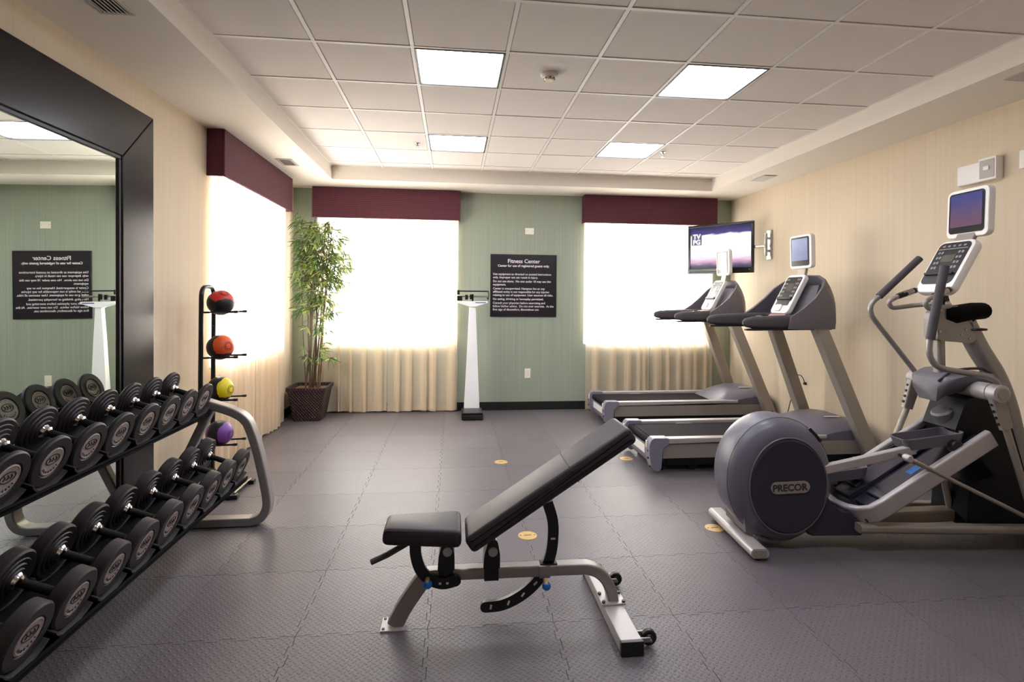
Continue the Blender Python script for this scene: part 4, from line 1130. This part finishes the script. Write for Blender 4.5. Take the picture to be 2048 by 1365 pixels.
        part('pulse_grip', sweep(NB(), crom([(1.32, s*.24, 1.372), (1.45, s*.2, 1.39), (1.55, s*.16, 1.42)], 4), circ(.022, 10)), 'sensor', t)
    # cowl: near flank, curved back, far flank
    rim = [(1.28, -.392, 1.40), (1.40, -.392, 1.475), (1.52, -.388, 1.575), (1.605, -.36, 1.675), (1.665, -.30, 1.742), (1.70, -.17, 1.785), (1.71, 0, 1.795)]
    base = [(1.26, -.392, 1.295), (1.42, -.395, 1.295), (1.58, -.395, 1.295), (1.70, -.385, 1.295), (1.735, -.31, 1.30), (1.75, -.17, 1.31), (1.755, 0, 1.31)]
    bulge = [(0, -.004), (0, -.008), (.01, -.012), (.035, -.016), (.05, -.012), (.052, -.006), (.052, 0)]
    full = lambda l: l + [(x, -y, z) for x, y, z in reversed(l[:-1])]
    rimf, basef = full(rim), full(base); bf = bulge + [(a, -b) for a, b in reversed(bulge[:-1])]
    grid = []
    for k in range(7):
        f = k/6; row = []
        for p, q, (bx, by) in zip(basef, rimf, bf):
            a = Vector(p).lerp(Vector(q), f); w = math.sin(PI*f)**.8 if 0 < f < 1 else 0
            row.append((a.x + bx*w, a.y + by*w, a.z))
        grid.append(row)
    part('console_cowl', sheet(NB(), grid, -.026), 'slate', t, 40)
    part('cowl_liner', loft(NB(), [[(1.48, y, 1.335), (1.60, y, 1.60), (1.66, y*.85, 1.70), (1.70, y*.85, 1.70), (1.72, y, 1.335)] for y in (-.30, -.1, .1, .30)]), 'slate', t, 20)
    part('console_floor', loft(NB(), [[(1.22, y, 1.325), (1.36, y, 1.345), (1.52, y, 1.36), (1.70, y, 1.36), (1.70, y, 1.30), (1.24, y, 1.295)] for y in (-.36, -.2, .2, .36)]), 'slate', t, 20)
    for s in (-1, 1): part('cup_holder', lathe(NB(), [(.05, 0), (.056, .004), (.056, .06), (.047, .06), (.045, .01), (.0, .006)], 20, T(1.42, s*.235, 1.345) @ AX_Z), 'black', t)
    # centre panel
    pc, pa = Vector((1.532, 0, 1.607)), math.radians(28)
    pn = part('console_panel', slab(pc, .285, .43, .05, .045, pa, .012), 'white', t)
    part('keypad', slab(on_slab(pc, pa, 0, .05, .0262), .235, .27, .004, .02, pa, .001), 'keypad', pn)
    part('lcd_window', slab(on_slab(pc, pa, 0, .07, .029), .1, .085, .002, .006, pa, 0), 'lcd', pn)
    bm = NB()
    for i in range(5):
        for sy in (-1, 1):
            for j in range(2): put(bm, slab(on_slab(pc, pa, sy*(.07+.026*j), .155-.045*i, .0288), .018, .02, .002, .004, pa, 0))
    part('buttons', bm, 'button', pn, kind='stuff')
    part('reading_ledge', slab(on_slab(pc, pa, 0, -.055, .034), .23, .022, .02, .006, pa, .002), 'black', pn)
    part('lower_keys', slab(on_slab(pc, pa, 0, -.105, .0275), .2, .05, .003, .012, pa, .001), 'keypad', pn)
    part('stop_clip', slab(on_slab(pc, pa, .02, -.16, .034), .095, .07, .014, .02, pa, .004), 'white_metal', pn)
    part('reflecting_ledge', slab((1.385, .0, 1.385), .25, .09, .02, .012, math.radians(55), .004), 'pink', t)
    # screen
    nk = part('screen_neck', sweep(NB(), [(1.655, 0, 1.77), (1.675, 0, 1.86), (1.665, 0, 1.93)], rrect(.12, .03, .008), up=(0, 1, 0)), 'warm_silver', t)
    scn = part('screen_housing', slab((1.665, 0, 2.035), .335, .335, .05, .04, -.03, .014), 'white', t)
    part('screen_bezel', slab((1.639, 0, 2.037), .275, .285, .006, .02, -.03, .002), 'screen_frame', scn)
    part('screen_face', slab((1.6355, 0, 2.055), .24, .215, .003, .006, -.03, 0), screen, scn, 0)
    return t
treadmill('nearer treadmill beside the elliptical, screen pale blue', (1.76, 4.97, 0), 'screen_pale')
treadmill('farther treadmill in front of the back window, cream reflection on its screen', (1.83, 6.645, 0), 'screen_reflection')
t = thing('power_cord', 'thin black power cord dangling between the treadmills at the right wall', 'cord', (XR-.06, 5.75, .46))
pts = crom([(.045, -.05, .15), (.02, -.04, .22), (-.0, .0, .24), (-.01, .05, .18), (.0, .02, .08), (-.02, .10, -.06), (-.03, .14, -.2), (-.05, .18, -.36), (-.06, .2, -.455)], 6)
part('cable', tube(NB(), pts, .005, 6), 'cord', t)
part('plug', box(NB(), (.03, -.065, .135), (.06, -.035, .165), .006), 'black', t)

# ================================================================== elliptical trainer
t = thing('elliptical_trainer', 'large grey elliptical machine with round rear drum, at the right', 'elliptical', (1.85, 3.30, 0), math.radians(-4))
# rear drum
def ell(cx, cz, rx, rz, n=44): return [(cx + rx*math.cos(2*PI*i/n), cz + rz*math.sin(2*PI*i/n)) for i in range(n)]
DC = (.205, .425)
secs = []
for y, k in ((-.172, .70), (-.172, .745), (-.166, .80), (-.15, .89), (-.125, .95), (-.09, .985), (-.04, 1), (.04, 1), (.09, .985), (.125, .95), (.15, .89), (.166, .80), (.172, .745), (.172, .70)):
    secs.append([(x, y, z) for x, z in ell(DC[0] + .02*(1-k)*3, DC[1] - .01*(1-k), .337*k, .395*k)])
part('drum_shell', loft(NB(), secs), 'slate_mid', t, 35)
bm = NB(); sweep(bm, [Vector((x, -.105, z)) for x, z in ell(DC[0], DC[1], .3325, .39)] , circ(.002, 5), up=(0, 1, 0), caps=False); part('shell_seam', bm, 'letter_dark', t)
for s in (-1, 1):
    ec = DC[0] + .022
    d = part('drum_cover', loft(NB(), [[(x, s*y, z) for x, z in ell(ec, .405, .24*k, .292*k)] for y, k in ((.165, 1), (.178, 1), (.184, .985), (.188, .96), (.188, .01))]), 'dark_slate', t, 25)
    bm = NB(); E_ = ell(ec, .405, .244, .297, 60); sweep(bm, [Vector((x, s*.177, z)) for x, z in E_ + E_[:1]], circ(.006, 8), up=(0, 1, 0), caps=False); part('cover_ring', bm, 'slate', d)
    if s < 0:
        pl = part('name_plate', prism(NB(), rrect(.245, .072, .035, 5), -.004, .004, 'XZ', .002, 1, T(ec+.004, -.191, .402) @ Matrix.Rotation(-.045, 4, 'Y')), 'warm_silver', d)
        lettering('PRECOR', .058, 'letter_dark', pl, basis((ec+.000, -.1955, .383), (math.cos(.045), 0, math.sin(.045)), (-math.sin(.045), 0, math.cos(.045))), align='CENTER', bold=.0022, space=1.0)
part('vent_slot', sweep(NB(), [(.385, -.118, .745), (.425, -.125, .702), (.452, -.13, .665)], rrect(.03, .012, .004)), 'black', t)
part('drum_foot', loft(NB(), [[(-.04, y, .30), (-.02, y, .10), (.12, y, .085), (.3, y, .085), (.3, y, .2), (.0, y, .3)] for y in (-.14, .14)]), 'slate', t)
st = part('rear_stabilizer', sweep(NB(), [(-.01, -.30, .048), (-.01, .33, .048)], rrect(.11, .058, .026, 5), up=(1, 0, 0)), 'light_silver', t, 40)
part('end_cap', sweep(NB(), [(-.01, -.304, .048), (-.01, -.299, .048)], rrect(.085, .04, .018, 5), up=(1, 0, 0)), 'warm_silver', st)
bm = NB()
for y in (-.26, .29): cyl(bm, (-.01, y, 0), (-.01, y, .024), .025, 12)
part('levelling_feet', bm, 'rubber', t, kind='stuff')
# frame: fairing, rails, beam
part('rear_fairing', prism(NB(), round_poly([(.36, .09), (.73, .09), (.655, .225), (.57, .235), (.50, .30), (.45, .40), (.36, .42)], .03), -.16, .16, 'XZ', .015), 'dark_slate', t)
for s in (-1, 1):
    part('base_rail', sweep(NB(), [(.66, s*.19, .152), (1.95, s*.19, .128)], rrect(.07, .055, .02, 4), up=(0, 1, 0)), 'warm_silver', t)
part('centre_beam', sweep(NB(), [(.70, 0, .135), (1.55, 0, .165)], rrect(.10, .075, .012), up=(0, 1, 0)), 'warm_silver', t)
fs = part('front_stabilizer', sweep(NB(), [(1.93, -.31, .055), (1.93, .31, .055)], rrect(.11, .07, .03, 5), up=(1, 0, 0)), 'warm_silver', t, 40)
bm = NB()
for y in (-.27, .27): cyl(bm, (1.93, y, 0), (1.93, y, .026), .025, 12)
part('levelling_feet', bm, 'rubber', fs, kind='stuff')
# ramp
R0, R1 = Vector((.70, 0, .225)), Vector((1.475, 0, .715)); rd = (R1-R0).normalized(); rn = Vector((-rd.z, 0, rd.x)); RL = (R1-R0).length
def RP(u, y, v): return R0 + rd*u + rn*v + Vector((0, y, 0))
mr = Matrix(((rd.x, 0, rn.x, R0.x), (0, 1, 0, 0), (rd.z, 0, rn.z, R0.z), (0, 0, 0, 1)))
rim = [(RL, -.225), (.13, -.225), (.045, -.215), (-.0, -.17), (-.03, -.09), (-.04, 0), (-.03, .09), (0, .17), (.045, .215), (.13, .225), (RL, .225)]
part('ramp_rim', sweep(NB(), [mr @ Vector((u, y, 0)) for u, y in rim], rrect(.11, .045, .014), up=tuple(rn)), 'light_silver', t, 40)
part('ramp_bed', box(NB(), (-.01, -.2, -.045), (RL-.01, .2, -.015), .006, 2, mr), 'dark_slate', t)
for s in (-1, 1):
    part('ramp_track', box(NB(), (.06, s*.105-.08, -.015), (RL-.01, s*.105+.08, .012), .01, 2, mr), 'dark_slate', t)
    part('roller_channel', box(NB(), (.08, s*.195-.01, .0), (RL-.02, s*.195+.01, .03), .004, 1, mr), 'black', t)
    part('track_stop', box(NB(), (.14, s*.12-.07, .01), (.2, s*.12+.07, .035), .012, 2, mr), 'dark_slate', t)
# ramp lift and front tower
part('ramp_strut', tube(NB(), [RP(.72, 0, -.05), (1.42, 0, .16)], .02, 12), 'light_silver', t)
part('drive_housing', loft(NB(), [[(1.40, y, .12), (1.86, y, .10), (1.86, y, .40), (1.66, y*.9, .47), (1.42, y, .40)] for y in (-.14, .14)]), 'night', t)
part('tower_shell', loft(NB(), [[(1.33, y*k, .74 - .0*y), (1.40, y*k, .93), (1.50, y*k, .965), (1.66, y*k, .90), (1.80, y*k, .45), (1.60, y*k, .44)] for y, k in ((-.13, 1), (-.10, 1.1), (.10, 1.1), (.13, 1))]), 'night', t)
part('lift_motor', loft(NB(), [[tuple(Vector((1.345, 0, .845)) + Vector((-.55*0 + .0, 0, 0)) + Vector((.55, 0, -.83))*f + Vector((.83, 0, .55))*.062*math.cos(a)*k + Vector((0, 1, 0))*.07*math.sin(a)*k) for a in [2*PI*i/20 for i in range(20)]] for f, k in ((0, .8), (.012, 1), (.3, 1))]), 'slate', t)
hx = [(1.235, 1.03, .10), (1.27, 1.075, .15), (1.36, 1.105, .185), (1.46, 1.115, .185), (1.56, 1.10, .17), (1.60, 1.06, .15)]
part('top_hood', loft(NB(), [[(x, -w, z-.045), (x, -w, z-.015), (x, -w*.8, z), (x, w*.8, z), (x, w, z-.015), (x, w, z-.045), (x+.02, w*.7, z-.12), (x+.02, -w*.7, z-.12)] for x, z, w in hx]), 'slate', t, 60)
part('hood_ridge', tube(NB(), crom([(1.24, -.10, 1.045), (1.33, -.12, 1.115), (1.5, -.11, 1.128), (1.59, -.10, 1.10)], 5), .008, 8), 'dark_slate', t)
part('pivot_shaft', cyl(NB(), (1.43, -.20, 1.005), (1.43, .20, 1.005), .05, 20), 'warm_silver', t)
# column and console post
col = crom([(1.50, 0, 1.42), (1.60, 0, 1.24), (1.715, 0, 1.06), (1.80, 0, .84), (1.862, 0, .56), (1.905, 0, .28), (1.925, 0, .06)], 6)
part('column', sweep(NB(), col, rrect(.11, .115, .045, 5), up=(0, 1, 0)), 'silver_paint', t, 40)
part('console_post', sweep(NB(), [(1.325, 0, 1.40), (1.335, 0, 1.08)], rrect(.06, .055, .02, 4), up=(0, 1, 0)), 'silver_paint', t, 40)
nk = part('neck_bracket', prism(NB(), round_poly([(1.265, 1.46), (1.33, 1.535), (1.42, 1.53), (1.505, 1.44), (1.535, 1.30), (1.50, 1.285), (1.275, 1.30)], .025), -.055, .055, 'XZ', .008), 'silver_paint', t)
b0 = None
for x, z in ((1.43, 1.34), (1.46, 1.375), (1.485, 1.315), (1.285, 1.36)):
    if b0 is None: b0 = part('bolt', cyl(NB(), (0, -.062, 0), (0, -.05, 0), .008, 8), 'sensor', nk); o = b0
    else: o = b0.copy(); COL.objects.link(o)
    o.location = (x, 0, z)
# console
cc, ca = Vector((1.388, 0, 1.775)), math.radians(29)
cp = part('console', slab(cc, .29, .40, .06, .055, ca, .018), 'white', t, 40)
part('console_face', slab(on_slab(cc, ca, 0, .02, .0312), .245, .315, .004, .035, ca, .001), 'keypad', cp)
part('lcd_window', slab(on_slab(cc, ca, 0, .055, .034), .10, .055, .002, .005, ca, 0), 'lcd', cp)
part('divider', slab(on_slab(cc, ca, 0, .128, .034), .225, .006, .002, .002, ca, 0), 'button', cp)
bm = NB()
for i in range(4):
    for sy in (-1, 1):
        for j in range(2): put(bm, slab(on_slab(cc, ca, sy*(.065+.024*j), .10-.038*i, .034), .016, .018, .002, .004, ca, 0))
for j in range(5): put(bm, slab(on_slab(cc, ca, -.08+.04*j, .15, .034), .02, .014, .002, .004, ca, 0))
part('buttons', bm, 'button', cp, kind='stuff')
part('reading_ledge', slab(on_slab(cc, ca, 0, -.065, .04), .22, .016, .02, .005, ca, .002), 'black', cp)
part('console_neck', sweep(NB(), [on_slab(cc, ca, 0, -.15, -.02), (1.36, 0, 1.53)], rrect(.07, .05, .015), up=(0, 1, 0)), 'black', t)
part('screen_neck', sweep(NB(), [on_slab(cc, ca, 0, .18, -.01), (1.53, 0, 2.02)], rrect(.14, .03, .008), up=(0, 1, 0)), 'warm_silver', t)
sh = part('screen_housing', slab((1.535, 0, 2.14), .315, .325, .05, .04, .03, .014), 'white', t)
part('screen_bezel', slab((1.508, 0, 2.145), .262, .27, .006, .022, .03, .002), 'screen_frame', sh)
part('screen_face', slab((1.5045, 0, 2.16), .235, .215, .003, .008, .03, 0), 'screen_blue', sh, 0)
# bottle holder on the column
bh = part('bottle_holder', loft(NB(), [[(x + a*.0, -.02 + w*math.cos(q), z + h*math.sin(q)) for q in [2*PI*i/16 for i in range(16)]] for x, z, w, h, a in ((1.33, 1.475, .05, .05, 0), (1.40, 1.468, .075, .062, 0), (1.52, 1.49, .08, .058, 0), (1.60, 1.495, .075, .055, 0), (1.61, 1.495, .04, .03, 0))]), 'tray', t)
rg = [Vector((1.55 + .055*math.cos(q), -.03 + .05*math.sin(q), 1.375)) for q in [2*PI*i/20 for i in range(21)]]
part('holder_ring', sweep(NB(), rg, circ(.008, 8), up=(0, 0, 1), caps=False), 'black', bh)
part('holder_stem', tube(NB(), [(1.50, -.03, 1.375), (1.46, -.03, 1.45)], .012, 8), 'black', bh)
# fixed handlebar with pulse grips
for s in (-1, 1):
    h = part('fixed_handlebar', tube(NB(), fillet([(1.36, s*.03, 1.545), (1.27, s*.15, 1.525), (1.125, s*.155, 1.505), (1.10, s*.155, 1.55), (1.16, s*.15, 1.585), (1.29, s*.13, 1.635)], .035, 5), .015, 12), 'warm_silver', t)
    part('pulse_grip', tube(NB(), [(1.165, s*.15, 1.587), (1.275, s*.132, 1.63)], .020, 12), 'black', h)
    part('pulse_plate', tube(NB(), [(1.18, s*.15, 1.593), (1.26, s*.1345, 1.624)], .0212, 12), 'sensor', h)
# swinging arms
def arm(s, rz, pts, grip, link, foot):
    cy = part('pivot_hub', lathe(NB(), [(0, 0), (.05, 0), (.052, .004), (.052, .10), (.046, .104), (.046, .15), (.0, .152)] if 0 else [(0, .0), (.05, 0), (.053, .006), (.053, .098), (.049, .10), (.049, .104), (.053, .106), (.053, .165), (.04, .17), (0, .17)], 24, T(1.43, s*.175, 1.005) @ AX_Y @ (Matrix.Rotation(PI, 4, 'Z') if s < 0 else Matrix.Identity(4))), 'light_silver', t)
    part('hub_cap', cyl(NB(), (1.43, s*.344, 1.005), (1.43, s*.349, 1.005), .035, 20), 'silver_paint', cy)
    hb = part('moving_handlebar', tube(NB(), crom(pts, 6), .017, 12), 'silver_paint', t)
    part('hand_grip', tube(NB(), grip, .0245, 14), 'grip', hb)
    lk = part('arm_link', sweep(NB(), [Vector(p) for p in link], rrect(.04, .075, .01), up=(0, 1, 0), scale=[1.15, .9]), 'warm_silver', t, 40)
    part('arm_tube', tube(NB(), [link[-1], foot], .02, 12), 'warm_silver', t)
    b0 = None
    for k in range(4):
        p = Vector(link[0]).lerp(Vector(link[1]), .2+.2*k) + Vector((-.0, 0, 0))
        d = (Vector(link[1])-Vector(link[0])).normalized(); q = Vector((-d.z, 0, d.x)); q = q if q.x < 0 else -q
        o = part('bolt', cyl(NB(), p+q*.034, p+q*.046, .009, 8), 'black', lk)
N_ = -.30
arm(-1, 0, [(1.455, N_, 1.03), (1.43, N_, 1.075), (1.36, N_, 1.105), (1.25, N_, 1.125), (1.12, N_, 1.147), (1.055, N_, 1.170), (1.018, N_, 1.222), (1.012, N_, 1.29), (1.03, N_, 1.40), (1.10, N_-.0, 1.745)],
    [(1.018, N_, 1.325), (1.033, N_, 1.42), (1.103, N_, 1.768)], [(1.43, N_, .985), (1.495, N_, .79)], (1.675, N_, .235))
N_ = .30
arm(1, 0, [(1.43, N_, 1.03), (1.30, N_, 1.19), (1.12, N_, 1.41), (1.088, N_, 1.465), (1.084, N_, 1.515), (1.108, N_, 1.556), (1.16, N_, 1.60), (1.43, N_, 1.852)],
    [(1.145, N_, 1.587), (1.44, N_, 1.862)], [(1.41, N_, .985), (1.355, N_, .79)], (1.19, N_, .385))
# pedal arms, footplates and connecting rods
def pedal(s, a0, a1, roll, ped, rod0, rod1):
    y = s*.15
    pa_ = part('pedal_arm', sweep(NB(), [Vector((a0[0], y, a0[1])), Vector((a1[0], y, a1[1]))], rrect(.045, .055, .008), up=(0, 1, 0)), 'light_silver', t, 30)
    part('ramp_roller', lathe(NB(), [(0, -.025), (.034, -.025), (.04, -.018), (.04, .018), (.034, .025), (0, .025)], 20, T(roll[0], y+s*.045, roll[1]) @ AX_Y), 'black', pa_)
    c = Vector((ped[0], s*.105, ped[1])); tilt = -.13
    mtx = T(*c) @ Matrix.Rotation(tilt, 4, 'Y')
    fp = part('footplate', loft(NB(), [[tuple(mtx @ Vector((x*k, yy*k, z))) for x, yy in rrect(.40, .17, .05, 5)] for z, k in ((-.03, .86), (-.03, .9), (.035, 1.0), (.038, .995), (.036, .955), (-.012, .9), (-.014, .1))]), 'slate', t, 35)
    part('footplate_tread', box(NB(), (-.15, -.05, -.013), (.13, .05, -.008), .002, 1, mtx), 'slate', fp)
    rd_ = part('connecting_rod', tube(NB(), [rod0, rod1], .013, 12), 'warm_silver', t)
    part('rod_joint', lathe(NB(), [(0, -.028), (.018, -.028), (.023, -.02), (.023, .016), (.016, .024), (0, .024)], 18, T(*rod0) @ AX_Y), 'light_silver', rd_)
    part('rod_sleeve', tube(NB(), [Vector(rod0).lerp(Vector(rod1), .06), Vector(rod0).lerp(Vector(rod1), .13)], .018, 10), 'sensor', rd_)
    part('rod_end', ball(NB(), rod1, .024, 14), 'silver_paint', rd_)
    part('rod_pin', tube(NB(), [(rod0[0], s*.16, rod0[1+1]), (rod0[0], rod0[1], rod0[2])], .011, 8), 'black', rd_)
pedal(-1, (.42, .49), (1.04, .625), (1.27, .655), (1.165, .675), (.935, -.235, .595), (1.68, -.265, .232))
pedal(1, (.40, .32), (.74, .335), (.83, .335), (.70, .395), (.66, .235, .34), (1.19, .27, .375))
part('blue_label', rot_box(RP(.46, -.105, .0135), (.09, .05, .002), 0, -math.atan2(rd.z, rd.x)), 'blue_knob', t, 0)
